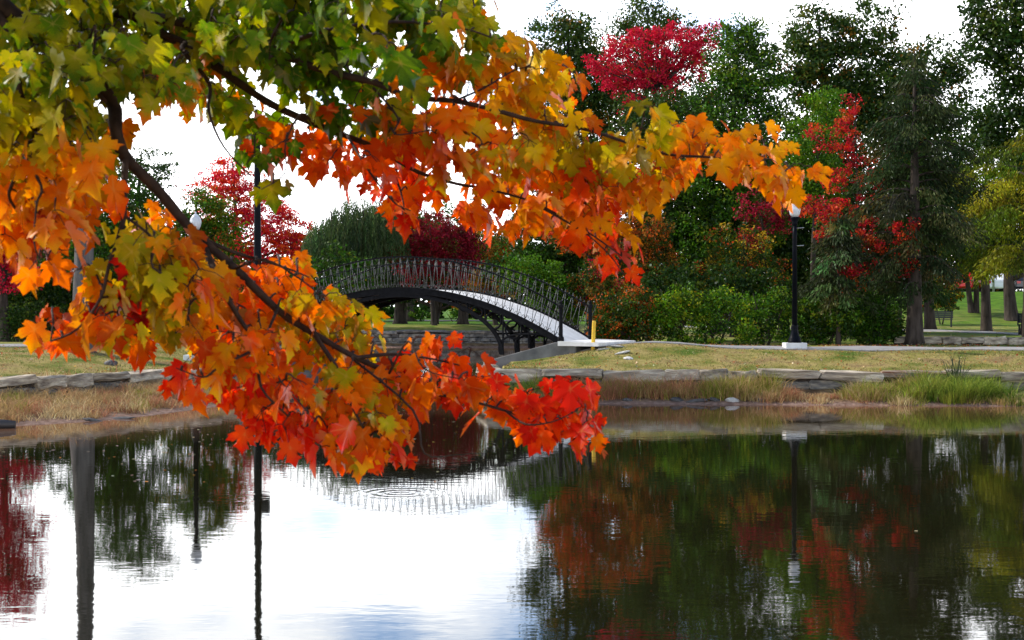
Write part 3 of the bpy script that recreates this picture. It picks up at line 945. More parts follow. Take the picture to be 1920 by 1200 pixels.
x, y = ray(483, 600, 41.5).x, 41.5
z = H(x, y)
r = empty("utility_pole", (x, y, z), "tall dark steel pole with a box, left of the bridge behind the leaves", "pole")
b = MB(); b.lathe([(0.19, -0.1), (0.19, 0.05), (0.125, 0.07), (0.115, 3.0), (0.10, 4.6), (0.088, 7.9), (0.09, 8.0), (0.03, 8.05)], 12, (x, y, z)); b.build("pole", M["lamp_black"], r, smooth=True)
b = MB(); b.box(x + 0.11, x + 0.33, y - 0.13, y + 0.13, z + 2.90, z + 3.47); b.build("control_box", M["lamp_black"], r, bevel=0.01)
b = MB(); b.tube([(x - 0.45, y, z + 7.35), (x + 0.12, y, z + 7.25)], 0.03, 6); b.build("cross_arm", M["lamp_black"], r)
b = MB(); b.tube([(x + 0.10, y, z + 7.3), (x + 0.32, y, z + 7.3)], 0.022, 6); b.build("bracket", M["lamp_black"], r)

q = ray(1112, 600, 41.6)
zz = H(q.x, 41.6)
b = MB()
b.tube([(q.x - 0.02, 41.6, zz - 0.15), (q.x, 41.6, zz + 0.1), (q.x + 0.03, 41.6, zz + 0.82), (q.x + 0.031, 41.6, zz + 0.85)], [0.062, 0.058, 0.058, 0.045], 10)
tag(b.build("bollard", M["yellow"]), "short leaning yellow post at the bridge's right end", "post")

# ------------------------------------------------------------------ foliage clouds
def diamonds(C, axis_, nrm, Ln, Wd):
    """one leaf-shaped quad per centre"""
    axis_ = unit(axis_)
    side = unit(np.cross(axis_, nrm))
    a = axis_ * (Ln[:, None] * 0.5)
    s = side * (Wd[:, None] * 0.5)
    V = np.stack([C - a, C + s, C + a, C - s], 1).reshape(-1, 3)
    n = len(C)
    F = np.arange(n * 4).reshape(n, 4)
    return V, F

def rand_unit(n):
    return unit(RNG.normal(size=(n, 3)))

def pick(palette, n, clump_of=None, nc=0, jitter=0.22):
    cols = np.array([c for c, _ in palette]); wt = np.array([w_ for _, w_ in palette], float); wt /= wt.sum()
    if clump_of is None:
        base = cols[RNG.choice(len(cols), n, p=wt)]
    else:
        ci = RNG.choice(len(cols), nc, p=wt)
        own = RNG.choice(len(cols), n, p=wt)
        use = np.where(RNG.random(n) < 0.72, ci[clump_of], own)
        base = cols[use]
    k = np.exp(RNG.normal(0, jitter, (n, 1)))
    h = 1 + RNG.normal(0, 0.10, (n, 3))
    return np.clip(base * k * h, 0.002, 0.95)

def crown_broad(blobs, palette, leaf, tau, clump=0.42, flat=0.75, rim=0.55):
    """blobs: (centre xyz, radii xyz) in metres -> V,F,colours"""
    Cs, cols, outs = [], [], []
    for c, rad in blobs:
        c, rad = np.array(c), np.array(rad)
        area = math.pi * rad[0] * rad[2]
        n = int(tau * area / (0.16 * leaf * leaf))
        nc = max(6, int(n / 46))
        dirs = rand_unit(nc)
        rr = RNG.uniform(rim ** 3, 1.06, nc) ** (1 / 3.0)
        lump = 1 + 0.24 * np.sin(dirs[:, 0] * 5 + c[0]) * np.sin(dirs[:, 2] * 6 + c[1]) + RNG.normal(0, 0.09, nc)
        cc = c + dirs * rr[:, None] * rad * lump[:, None]
        who = RNG.integers(0, nc, n)
        sz = clump * RNG.uniform(0.55, 1.35, nc)
        p = cc[who] + np.clip(RNG.normal(size=(n, 3)), -1.45, 1.45) * (sz[who] * 0.58)[:, None] * np.array([1, 1, flat])
        Cs.append(p); outs.append(unit(p - c))
        cols.append(pick(palette, n, who, nc))
    C, O, K = np.concatenate(Cs), np.concatenate(outs), np.concatenate(cols)
    n = len(C)
    nrm = unit(rand_unit(n) * 0.9 + O * 0.35 + np.array([0, 0, 0.55]))
    ax = rand_unit(n) + np.array([0, 0, -0.35])
    Ln = leaf * RNG.uniform(0.7, 1.35, n)
    V, F = diamonds(C, ax, nrm, Ln, Ln * RNG.uniform(0.5, 0.8, n))
    return V, F, K

def bent(p0, p1, n=6, amp=0.08, rnd=random):
    p0, p1 = Vector(p0), Vector(p1)
    d = (p1 - p0).length
    off = [Vector((rnd.uniform(-1, 1), rnd.uniform(-1, 1), rnd.uniform(-0.4, 0.4))) * amp * d for _ in range(2)]
    pts = []
    for i in range(n + 1):
        t = i / n
        pts.append(p0.lerp(p1, t) + off[0] * math.sin(math.pi * t) + off[1] * 0.4 * math.sin(2 * math.pi * t))
    return pts

def tree(name, label, px, d, blobs, palette, leaf=0.15, tau=2.2, trunk_r=0.2, group="trees across the pond", bark="bark", clump=0.42, flat=0.75, top=None, lean=0, cat="tree", depth_k=0.85, limbs=True, rim=0.55, stems=1, extra_depth=0.0):
    """blobs in photograph pixels at distance d: (px, py, rx, ry[, depth offset in m])"""
    rnd = random.Random(int(px * 7 + d))
    bx = ray(px, 600, d).x
    bz = H(bx, d)
    if bz < 0.7: print("LOW", label, bx, d, bz)
    root = empty(name, (bx, d, bz), label, cat, group)
    k = d / FPX
    bl = []
    for q in blobs:
        c = ray(q[0], q[1], d)
        off = (q[4] if len(q) > 4 else rnd.uniform(-0.5, 0.5)) + extra_depth
        rx, rz = q[2] * k, q[3] * k
        bl.append(((c.x, d + off, c.z), (rx, max(0.5, depth_k * 0.5 * (rx + rz)), rz)))
    V, F, K = crown_broad(bl, palette, leaf * 0.88, tau, clump, flat, rim)
    V[:, 2] = np.maximum(V[:, 2], 0.06)
    cr = link("crown", np_mesh("crown", V - np.array([0, 0, 0]), F, face_attrs={"tint": K}), M["foliage"], root)
    if trunk_r:
        hi = max(bl, key=lambda q: q[0][2])
        topz = hi[0][2] + hi[1][2] * 0.55
        for st in range(stems):
            b = MB()
            base = Vector((bx + (st - (stems - 1) / 2) * trunk_r * 1.3, d, bz - 0.15))
            head = Vector((bx + lean + (hi[0][0] - bx) * 0.6 + (st - (stems - 1) / 2) * 1.2, d + rnd.uniform(-0.2, 0.2), topz))
            pts = bent(base, head, 9, 0.02, rnd)
            rad = [trunk_r * (1.0 - 0.82 * i / 9) * (1.45 if i == 0 else 1.0) for i in range(10)]
            pts.insert(1, pts[0].lerp(pts[1], 0.25)); rad.insert(1, trunk_r * 1.08)
            b.tube(pts, rad, 9)
            tr = b.build("trunk", M[bark], root, smooth=True)
            if limbs:
                for c, rad_ in bl:
                    for _ in range(2):
                        tgt = Vector(c) + Vector((rnd.uniform(-.6, .6) * rad_[0], rnd.uniform(-.5, .5) * rad_[1], rnd.uniform(-.2, .6) * rad_[2]))
                        zs = bz + max(0.35 * (topz - bz), min(0.8 * (topz - bz), (tgt.z - bz) - 0.35 * abs(tgt.x - bx) - 0.5))
                        t = (zs - bz) / (topz - bz)
                        p0 = base.lerp(head, t)
                        lb = MB()
                        lb.tube(bent(p0, tgt, 6, 0.06, rnd), [trunk_r * (0.42 * (1 - t) + 0.12) * (1 - 0.8 * i / 6) for i in range(7)], 6)
                        lb.build("limb", M[bark], tr, smooth=True)
    return root

G_DARK = [((0.020, 0.048, 0.006), 4), ((0.036, 0.074, 0.007), 3), ((0.085, 0.12, 0.010), 1)]
G_OAK = [((0.028, 0.060, 0.009), 4), ((0.052, 0.095, 0.011), 3), ((0.13, 0.14, 0.012), 0.7), ((0.24, 0.11, 0.01), 0.35)]
G_MID = [((0.040, 0.115, 0.005), 4), ((0.078, 0.175, 0.007), 3), ((0.16, 0.22, 0.010), 1.2)]
G_BRIGHT = [((0.085, 0.19, 0.005), 4), ((0.15, 0.27, 0.008), 2.5), ((0.28, 0.33, 0.010), 1.2), ((0.030, 0.075, 0.005), 2.5), ((0.36, 0.22, 0.012), 0.2)]
CRIM = [((0.55, 0.008, 0.035), 4), ((0.68, 0.018, 0.06), 3), ((0.36, 0.006, 0.02), 1.5), ((0.62, 0.06, 0.03), 0.7)]
REDO = [((0.78, 0.045, 0.010), 4), ((0.85, 0.12, 0.012), 3), ((0.66, 0.018, 0.018), 2), ((0.75, 0.24, 0.02), 0.5)]
RUSTY = [((0.46, 0.095, 0.008), 3), ((0.32, 0.13, 0.010), 3), ((0.17, 0.11, 0.010), 2), ((0.50, 0.22, 0.010), 1.5), ((0.48, 0.03, 0.015), 1.0)]
MIXED = [((0.06, 0.105, 0.008), 4), ((0.24, 0.19, 0.012), 2), ((0.50, 0.31, 0.015), 1.6), ((0.48, 0.08, 0.015), 1.2), ((0.03, 0.055, 0.008), 3)]
YELGR = [((0.17, 0.18, 0.008), 4), ((0.25, 0.24, 0.009), 2.5), ((0.36, 0.25, 0.010), 0.5), ((0.09, 0.13, 0.008), 3)]
G_GREY = [((0.060, 0.105, 0.030), 4), ((0.095, 0.14, 0.040), 2), ((0.035, 0.062, 0.018), 3)]

# --- right-hand woods, back row first
tree("oak_tree", "tall dark oak whose lacy top stands left of the crimson maple", 1075, 72, [(1060, 80, 62, 62), (1085, 150, 80, 70), (1130, 200, 60, 60), (1060, 230, 80, 70), (1090, 330, 90, 90), (1050, 420, 80, 70)], G_OAK, 0.19, 2.2, 0.30, clump=0.55)
tree("oak_tree", "tall thin-leaved oak rising behind the crimson maple's top", 1215, 80, [(1215, 40, 60, 45), (1180, 100, 60, 60), (1260, 90, 55, 60), (1220, 190, 90, 80)], G_OAK, 0.19, 1.8, 0.28, clump=0.55)
tree("maple_tree", "crimson maple crown high in the wood above the green trees", 1215, 62, [(1250, 62, 34, 24), (1200, 78, 30, 22), (1160, 92, 26, 24), (1300, 70, 30, 22), (1338, 62, 16, 26), (1322, 92, 26, 22), (1140, 128, 26, 22), (1185, 125, 32, 24), (1240, 112, 34, 24), (1285, 112, 28, 24), (1110, 118, 14, 16), (1160, 160, 30, 20), (1215, 158, 36, 22), (1262, 155, 26, 20), (1190, 188, 26, 16), (1240, 192, 24, 16), (1320, 140, 18, 22), (1330, 190, 18, 14), (1300, 215, 24, 14)], CRIM, 0.12, 1.55, 0.24, clump=0.30)
tree("linden_tree", "dense green pointed tree right of the crimson maple's crown", 1385, 58, [(1385, 85, 55, 48), (1400, 150, 72, 62), (1370, 220, 88, 75), (1350, 310, 100, 85), (1400, 390, 100, 85), (1345, 470, 85, 80)], G_MID + [((0.025, 0.05, 0.01), 4)], 0.14, 2.6, 0.30, clump=0.42)
tree("oak_tree", "tall open oak with sky showing through, centre of the right wood", 1545, 68, [(1530, 60, 66, 52), (1625, 60, 58, 55), (1580, 130, 95, 65), (1490, 120, 55, 50), (1560, 210, 110, 75), (1660, 170, 75, 75), (1520, 300, 90, 80), (1640, 290, 90, 90)], G_OAK, 0.185, 2.1, 0.32, clump=0.52)
tree("oak_tree", "oak between the open oak and the dark edge tree, behind the conifer", 1745, 74, [(1725, 130, 70, 48), (1770, 190, 62, 60), (1700, 230, 70, 65), (1760, 290, 80, 70), (1730, 380, 90, 80)], G_OAK, 0.20, 2.2, 0.28, clump=0.55)
tree("oak_tree", "very tall blackish oak cut off by the right edge", 1930, 62, [(1880, 20, 75, 60), (1960, -40, 95, 70), (1850, 90, 62, 45), (1930, 110, 90, 60), (1905, 200, 80, 62), (1970, 260, 90, 80), (1870, 250, 50, 40)], G_DARK, 0.19, 2.3, 0.36, clump=0.5)
tree("evergreen_tree", "dark green tree under the crimson maple, left part of the right wood", 1250, 60, [(1250, 240, 95, 70), (1210, 300, 80, 70), (1290, 330, 85, 85), (1240, 410, 95, 85), (1285, 490, 85, 75)], G_DARK, 0.15, 2.4, 0.26, clump=0.42)
tree("evergreen_tree", "shadowy green tree standing at the wood's middle behind the lamp", 1470, 64, [(1470, 350, 100, 85), (1440, 430, 100, 90), (1520, 440, 90, 90), (1480, 530, 110, 80)], G_DARK, 0.16, 2.4, 0.26, clump=0.45)
tree("evergreen_tree", "dark tree filling the gap behind the conifer's trunk", 1660, 66, [(1650, 380, 95, 80), (1620, 470, 90, 80), (1690, 540, 60, 60), (1600, 560, 80, 70)], G_DARK, 0.16, 2.0, 0.24, clump=0.45)
tree("evergreen_tree", "dark green tree behind the yellow cypress at the right edge", 1850, 72, [(1850, 330, 95, 75), (1800, 410, 70, 70), (1900, 420, 80, 70), (1950, 350, 80, 90)], G_DARK, 0.17, 2.0, 0.28, clump=0.5)
tree("birch_tree", "light green tree touched by red leaves, left of the red sapling", 1530, 54, [(1545, 215, 40, 38), (1525, 270, 52, 48), (1500, 330, 55, 50), (1545, 350, 45, 50)], G_BRIGHT[:2] + G_MID, 0.12, 2.0, 0.14, clump=0.32)
tree("maple_tree", "slender red and orange maple mingled with the dark conifer", 1610, 48.5, [(1598, 200, 17, 30, 0.2), (1590, 250, 20, 36, 0.2), (1612, 300, 26, 36, 0.3), (1572, 340, 26, 24, 0.0), (1640, 380, 26, 24, -0.5), (1552, 390, 22, 26, 0.0), (1590, 440, 34, 24, -2.4), (1650, 438, 32, 18, -3.2), (1540, 430, 24, 32, -1.0), (1580, 510, 44, 16, -2.6), (1655, 492, 26, 24, -2.4), (1515, 385, 18, 28, -0.5), (1610, 470, 36, 18, -2.4), (1570, 545, 30, 12, -1.5), (1528, 245, 20, 14, 0.2), (1556, 276, 18, 14, 0.0), (1575, 395, 40, 28, -0.8), (1625, 345, 26, 26, -0.5), (1665, 455, 22, 20, -2.6)], [((0.50, 0.012, 0.018), 4), ((0.58, 0.05, 0.012), 3), ((0.34, 0.008, 0.02), 3), ((0.6, 0.14, 0.02), 1), ((0.08, 0.10, 0.01), 1.0)], 0.095, 0.95, 0.07, clump=0.20)
tree("maple_tree", "small crimson maple in the understorey left of the lamp", 1440, 53, [(1440, 430, 42, 26), (1420, 385, 40, 26), (1465, 395, 36, 28), (1400, 455, 30, 18)], [((0.30, 0.008, 0.028), 4), ((0.42, 0.02, 0.04), 2), ((0.16, 0.008, 0.015), 2), ((0.06, 0.07, 0.01), 2)], 0.115, 1.1, 0.10, clump=0.26)
tree("maple_tree", "yellow and rust speckled young tree behind the bright green shrub", 1400, 52, [(1390, 470, 62, 48), (1430, 520, 52, 40), (1350, 520, 48, 44)], MIXED, 0.11, 1.6, 0.11, clump=0.28)
tree("maple_tree", "rust brown young tree above the shrubs near the bridge's right end", 1215, 51, [(1215, 430, 50, 42), (1190, 490, 58, 45), (1240, 510, 50, 45), (1170, 545, 45, 40)], RUSTY[1:3] + G_DARK[:2] + RUSTY[:1], 0.11, 1.9, 0.12, clump=0.28)

# --- shrubs along the path
SH = "shrubs along the path behind the lamp"
def shrub(label, px, d, blobs, pal, leaf=0.10, tau=2.6, **k):
    return tree("shrub", label, px, d, blobs, pal, leaf, tau, 0.05, SH, "bark", k.pop("clump", 0.24), cat="shrub", stems=2, rim=0.3, **k)
shrub("dark shrub with a few rusty leaves just right of the yellow post", 1165, 46.5, [(1150, 600, 46, 50), (1185, 580, 42, 48), (1130, 625, 30, 28), (1195, 625, 36, 26)], G_DARK + MIXED[:1] + RUSTY[:1])
shrub("tall bright green shrub, leftmost of the sunlit shrub row", 1260, 46.5, [(1250, 578, 30, 30), (1282, 556, 34, 26), (1236, 610, 26, 26), (1275, 600, 30, 24), (1300, 590, 22, 26), (1255, 632, 36, 16), (1225, 590, 16, 18)], G_BRIGHT, 0.10, 1.9)
shrub("bright green shrub with yellow tips in the middle of the sunlit row", 1345, 46.3, [(1322, 582, 26, 28), (1352, 562, 26, 24), (1380, 585, 26, 32), (1340, 610, 34, 24), (1385, 625, 30, 20), (1320, 634, 26, 13)], G_BRIGHT + G_MID[:1], 0.10, 1.9)
shrub("green spreading shrub just left of the lamp's foot", 1435, 46.6, [(1418, 570, 24, 20), (1452, 560, 28, 18), (1470, 590, 22, 26), (1425, 602, 28, 22), (1460, 625, 30, 20), (1410, 630, 24, 14)], G_MID + G_DARK[:1] + G_BRIGHT[1:2], 0.10, 1.9)
shrub("dark olive shrub just right of the lamp's foot", 1545, 46.6, [(1530, 595, 46, 42), (1570, 585, 44, 46), (1545, 625, 52, 24)], G_MID + G_DARK)
shrub("dark green shrub against the conifer's trunk", 1640, 46.8, [(1625, 590, 50, 48), (1665, 605, 34, 40), (1640, 625, 56, 24)], G_DARK + G_MID[:2])
shrub("blackish bush behind the bright shrubs at the wood's foot", 1330, 49, [(1330, 540, 75, 50), (1250, 550, 60, 50), (1420, 550, 60, 50)], G_DARK, 0.13, 2.2)
shrub("red leaved bush leaning over the bridge's right end", 1115, 48.5, [(1120, 520, 34, 34), (1145, 560, 36, 36), (1095, 545, 30, 34)], RUSTY[1:3] + CRIM[2:3] + G_DARK[:3])
shrub("green bush behind the bridge railing's right half", 1056, 49.5, [(1020, 530, 46, 40), (1060, 560, 50, 44), (985, 520, 40, 34), (1010, 590, 44, 36)], G_MID + G_BRIGHT[:1])
shrub("brownish round shrub behind the distant bench", 1765, 89, [(1765, 545, 38, 34), (1740, 565, 28, 26), (1788, 560, 24, 24)], MIXED + G_DARK, 0.13, 2.0)

# --- behind the bridge
tree("maple_tree", "crimson maple behind the bridge's crown", 815, 90, [(800, 440, 62, 42), (850, 455, 50, 40), (760, 470, 40, 36), (815, 500, 70, 34), (880, 470, 30, 30)], [((0.26, 0.008, 0.022), 4), ((0.36, 0.014, 0.03), 2), ((0.14, 0.008, 0.012), 3), ((0.10, 0.06, 0.01), 1)], 0.16, 1.9, 0.18, clump=0.38)  # shade on this crown is put into its deeper crimson palette
tree("hickory_tree", "yellow brown tree behind the bridge, right of the crimson maple", 930, 92, [(910, 470, 48, 38), (960, 480, 46, 40), (930, 520, 60, 36)], MIXED + RUSTY, 0.15, 1.9, 0.18, clump=0.36)
tree("evergreen_tree", "dark green backdrop tree between bridge and right wood", 1072, 66, [(1010, 440, 62, 55), (1080, 450, 60, 60), (1050, 510, 80, 50), (970, 500, 50, 44), (1130, 470, 60, 60)], G_DARK + G_MID[:1], 0.16, 2.2, 0.24, clump=0.45)
tree("oak_tree", "dark tree hanging behind the bridge arch with drooping limbs", 815, 99, [(800, 525, 85, 38), (870, 515, 80, 42), (730, 520, 70, 40)], G_DARK, 0.2, 1.9, 0.22, clump=0.5)
# distant trunks seen under the arch
def park_trunk(label, px, d, r_, top_py, forks=0, spread=90):
    bx = ray(px, 600, d).x
    bz = H(bx, d)
    root = empty("shade_tree", (bx, d, bz), label, "tree", "shade trees on the far lawn")
    k = d / FPX
    b = MB()
    hd = ray(px + 4, top_py, d)
    b.tube([(bx, d, bz - 0.1), (bx, d, bz + 0.25), (bx + 0.05, d, bz + 1.5), hd], [r_ * 1.5, r_ * 1.08, r_, r_ * 0.55], 9)
    tr = b.build("trunk", M["bark"], root, smooth=True)
    for i in range(forks):
        sgn = (-1) ** i
        f0 = Vector((bx, d, bz + 0.9 + 0.25 * i))
        f1 = f0 + Vector((sgn * (1.5 + 0.5 * i), 0.3, 0.75 + 0.3 * i))
        lb = MB(); lb.tube([f0, f0.lerp(f1, 0.5) - Vector((0, 0, 0.12)), f1], [r_ * 0.55, r_ * 0.4, r_ * 0.2], 7); lb.build("limb", M["bark"], tr, smooth=True)
    c = ray(px, top_py - 30, d)
    V, F, K = crown_broad([((c.x, d, c.z + 0.5), (spread * k, spread * k, 1.7)), ((c.x - 1, d + 0.5, c.z + 1.8), (spread * k * 0.8, spread * k * 0.8, 1.6))], G_DARK + G_MID, 0.2, 1.5, 0.5)
    link("crown", np_mesh("crown", V, F, face_attrs={"tint": K}), M["foliage"], root)
park_trunk("thick shade tree trunk seen under the left part of the bridge arch", 750, 99, 0.42, 515)
park_trunk("pale trunk just behind the thick one under the arch", 768, 112, 0.36, 510)
park_trunk("small forked tree with low limbs under the middle of the arch", 815, 96, 0.24, 525, 3, 60)
park_trunk("dark straight trunk right of the forked tree under the arch", 868, 96, 0.34, 515)
shrub("low green bush on the far lawn between the trunks", 785, 112, [(790, 590, 18, 9), (778, 586, 10, 9)], G_MID, 0.15, 2.0)
shrub("small green bush on the far lawn beside the straight trunk", 852, 112, [(850, 589, 12, 7)], G_MID, 0.15, 2.0)

# willow
def willow(label, px, d, cx, cy, rx, ry, pal, n=1500):
    bx = ray(px, 600, d).x
    bz = H(bx, d)
    root = empty("willow_tree", (bx, d, bz), label, "tree", "trees across the pond")
    k = d / FPX
    c = ray(cx, cy, d)
    rx, ry = rx * k, ry * k
    Cs, ax, ks = [], [], []
    domes = [(0.0, 0.0, 0.62, 1.0), (-0.62, -0.42, 0.48, 0.75), (0.55, 0.12, 0.45, 0.85), (-0.2, -0.15, 0.8, 0.8)]
    for _ in range(n):
        dm = domes[RNG.integers(0, 4)]
        a, q = RNG.uniform(0, 2 * math.pi), math.sqrt(RNG.uniform(0, 1))
        x, y = (dm[0] + q * math.cos(a) * dm[2]) * rx, q * math.sin(a) * rx * 0.7
        z0 = c.z + ry * dm[1] + ry * dm[3] * (math.sqrt(max(0, 1 - q * q)) * RNG.uniform(0.5, 1.05) + RNG.normal(0, 0.05))
        ln = RNG.uniform(1.2, 3.2)
        m = int(ln / 0.075)
        t = np.arange(m) / m
        sway = RNG.normal(0, 0.12, 2)
        P = np.stack([c.x + x + sway[0] * t + x * 0.10 * t, d + y + sway[1] * t, z0 - ln * t], 1) + RNG.normal(0, 0.045, (m, 3))
        Cs.append(P); ax.append(np.tile([0, 0, -1.0], (m, 1)) + RNG.normal(0, 0.28, (m, 3)))
        ks.append(np.tile(pick(pal, 1, jitter=0.3), (m, 1)))
    C = np.concatenate(Cs); A = np.concatenate(ax); K = np.concatenate(ks)
    ok = C[:, 2] > bz + 0.2
    C, A, K = C[ok], A[ok], K[ok]
    nn = len(C)
    V, F = diamonds(C, A, rand_unit(nn) + np.array([0, -0.6, 0.3]), RNG.uniform(0.16, 0.28, nn), RNG.uniform(0.03, 0.055, nn))
    link("crown", np_mesh("crown", V, F, face_attrs={"tint": K}), M["foliage"], root)
    b = MB(); b.tube(bent((bx, d, bz - 0.1), (c.x, d, c.z + ry * 0.4), 6, 0.02), [0.4, 0.34, 0.32, 0.3, 0.25, 0.2, 0.12], 9)
    tr = b.build("trunk", M["bark"], root, smooth=True)
    for i in range(5):
        a = i * 1.26
        lb = MB(); lb.tube(bent((bx, d, bz + 2.2), (c.x + rx * 0.6 * math.cos(a), d + rx * 0.5 * math.sin(a), c.z + ry * 0.6), 5, 0.05), [0.16, 0.13, 0.1, 0.08, 0.05, 0.03], 6); lb.build("limb", M["bark"], tr, smooth=True)
    return root
willow("grey green weeping willow behind the bridge's left half", 665, 88, 668, 440, 92, 72, G_GREY, 1900)

# --- left side
LG = "trees on the left shore"
tree("maple_tree", "scarlet maple right of the left lamp, under the branch", 455, 112, [(425, 318, 36, 26), (398, 355, 46, 30), (450, 350, 46, 30), (420, 400, 62, 34), (490, 400, 52, 34), (530, 425, 52, 34), (470, 450, 80, 34), (560, 455, 34, 22), (400, 470, 60, 36), (520, 480, 70, 30), (440, 520, 80, 40)], REDO + CRIM[:2], 0.19, 1.6, 0.34, LG, clump=0.5, flat=0.45)
tree("maple_tree", "broad russet red maple showing between leaves above the bridge's right end", 1120, 53, [(1110, 335, 62, 46), (1060, 390, 56, 42), (1150, 400, 66, 48), (1200, 350, 46, 40), (1100, 450, 60, 40), (1190, 455, 50, 40)], [((0.40, 0.075, 0.008), 3), ((0.28, 0.10, 0.010), 3), ((0.62, 0.05, 0.012), 4), ((0.05, 0.075, 0.008), 2), ((0.14, 0.10, 0.010), 2)], 0.12, 1.8, 0.18, clump=0.30)
tree("linden_tree", "green tree behind the left lamp's globe", 370, 58, [(370, 400, 55, 48), (345, 460, 60, 55), (410, 450, 40, 50), (370, 520, 70, 50), (330, 580, 70, 45)], G_MID + MIXED[:2], 0.145, 2.0, 0.22, LG, clump=0.4)
tree("locust_tree", "thin airy tree against the white sky at the left", 245, 60, [(275, 300, 55, 22), (300, 330, 42, 20), (255, 350, 60, 26), (215, 320, 45, 30), (250, 400, 80, 40), (220, 450, 80, 40)], G_DARK + G_GREY[:1], 0.12, 0.95, 0.20, LG, clump=0.4, flat=0.35)
tree("plane_tree", "large grey trunked tree behind the left leaves", 152, 41, [(150, -40, 130, 70), (60, -90, 110, 70), (250, -110, 120, 80), (150, -180, 150, 90), (30, -180, 100, 80)], G_OAK, 0.13, 1.4, 0.33, LG, "grey_bark", clump=0.4)
tree("evergreen_tree", "dark bushy tree behind the trunk on the left", 200, 56, [(230, 400, 70, 70), (190, 470, 80, 60), (250, 520, 80, 60), (180, 560, 90, 60)], G_DARK + G_MID[:1], 0.14, 2.2, 0.2, LG, clump=0.4)
tree("maple_tree", "deep crimson maple at the far left edge", 10, 50, [(10, 510, 60, 40), (-30, 440, 80, 60), (15, 400, 60, 60), (-40, 340, 90, 70), (10, 300, 60, 50)], CRIM, 0.125, 1.9, 0.2, LG, clump=0.34)
tree("evergreen_tree", "near black evergreen at the far left behind the path", 60, 54, [(50, 540, 80, 50), (20, 590, 80, 50), (110, 580, 80, 60), (-40, 560, 60, 70)], G_DARK, 0.14, 2.4, 0.2, LG, clump=0.4)
tree("evergreen_tree", "dark hedge-like tree left of the bridge behind the branch", 530, 56, [(520, 560, 80, 50), (450, 590, 80, 45), (590, 560, 60, 55), (380, 600, 70, 40), (640, 530, 60, 60)], G_DARK + G_MID[:1], 0.155, 2.3, 0.2, LG, clump=0.42)
shrub("low dark shrub behind the left path beside the grey trunk", 230, 50, [(220, 610, 60, 32), (280, 615, 50, 28), (150, 612, 50, 30)], G_DARK + MIXED[:1])
shrub("low shrub at the left edge beyond the path", 40, 50, [(30, 605, 60, 38), (90, 612, 40, 32)], G_DARK)

# --- conifers
def conifer(name, label, px, d, base_r, top_py, prof, pal, group, droop=0.35, spray=0.30, dens=1.0, seed=1, bare=0.0, lean=0.0, gap=0.22):
    """prof: list of (py, half-width px) from top to bottom"""
    rnd = random.Random(seed)
    bx = ray(px, 600, d).x
    bz = H(bx, d)
    root = empty(name, (bx, d, bz), label, "tree", group)
    top = ray(px + lean, top_py, d)
    b = MB()
    b.tube([(bx, d, bz - 0.15), (bx, d, bz + 0.3), (bx, d, bz + 1.2), Vector((bx, d, bz)).lerp(top, 0.55), top], [base_r * 1.35, base_r * 1.02, base_r * 0.85, base_r * 0.5, 0.02], 10)
    tr = b.build("trunk", M["bark"], root, smooth=True)
    pys = [p for p, _ in prof]; hw = [h_ for _, h_ in prof]
    k = d / FPX
    zt = top.z
    z_lo = ray(px, pys[-1], d).z
    z = zt - 0.15
    Cs, As, Ks = [], [], []
    while z > z_lo:
        py = 572 - (z - EYE) / k
        half = np.interp(py, pys, hw) * k
        for _ in range(5):
            a = rnd.uniform(0, 2 * math.pi)
            ln = half * rnd.uniform(0.55, 1.12)
            if rnd.random() < bare: continue
            cx = bx + (top.x - bx) * ((z - bz) / (zt - bz))
            p0 = Vector((cx, d, z))
            dirv = Vector((math.cos(a), math.sin(a), 0))
            m = 7
            pts = [p0 + dirv * ln * t + Vector((0, 0, 0.18 * ln * math.sin(t * 2.2) - droop * ln * t * t)) for t in np.linspace(0, 1, m)]
            if ln > 0.5:
                lb = MB(); lb.tube(pts, [max(0.008, base_r * 0.13 * (1 - 0.85 * i / (m - 1))) for i in range(m)], 5); lb.build("limb", M["bark"], tr, smooth=True)
            P = np.array([tuple(p) for p in pts])
            ns = max(10, int(ln * 95 * dens))
            t = RNG.uniform(0.18, 1.0, ns) ** 0.8
            idx = np.clip((t * (m - 1)).astype(int), 0, m - 2)
            fr = (t * (m - 1) - idx)[:, None]
            base = P[idx] * (1 - fr) + P[idx + 1] * fr
            col = pick(pal, 1, jitter=0.25)
            for rep in range(3):
                hang = RNG.uniform(0.02, spray, ns)
                lat = RNG.normal(0, 0.14, (ns, 2)) * (1 + ln * 0.25)
                C = base + np.stack([lat[:, 0], lat[:, 1], -hang + 0.03], 1)
                Cs.append(C)
                As.append(np.stack([lat[:, 0] * 2 + dirv.x * 0.5, lat[:, 1] * 2 + dirv.y * 0.5, np.full(ns, -0.9)], 1) + RNG.normal(0, 0.25, (ns, 3)))
                Ks.append(np.clip(col * np.exp(RNG.normal(0, 0.3, (ns, 1))) * (1 + RNG.normal(0, 0.08, (ns, 3))), 0.002, 1))
        z -= gap * rnd.uniform(0.7, 1.3)
    C, A, K = np.concatenate(Cs), np.concatenate(As), np.concatenate(Ks)
    n = len(C)
    V, F = diamonds(C, A, rand_unit(n) + np.array([0, -0.3, 0.5]), RNG.uniform(0.10, 0.22, n), RNG.uniform(0.03, 0.06, n))
    link("crown", np_mesh("crown", V, F, face_attrs={"tint": K}), M["needles"], root)
    return root
BROWNGR = [((0.030, 0.044, 0.012), 4), ((0.052, 0.058, 0.016), 2), ((0.018, 0.032, 0.009), 3), ((0.085, 0.065, 0.016), 0.7)]
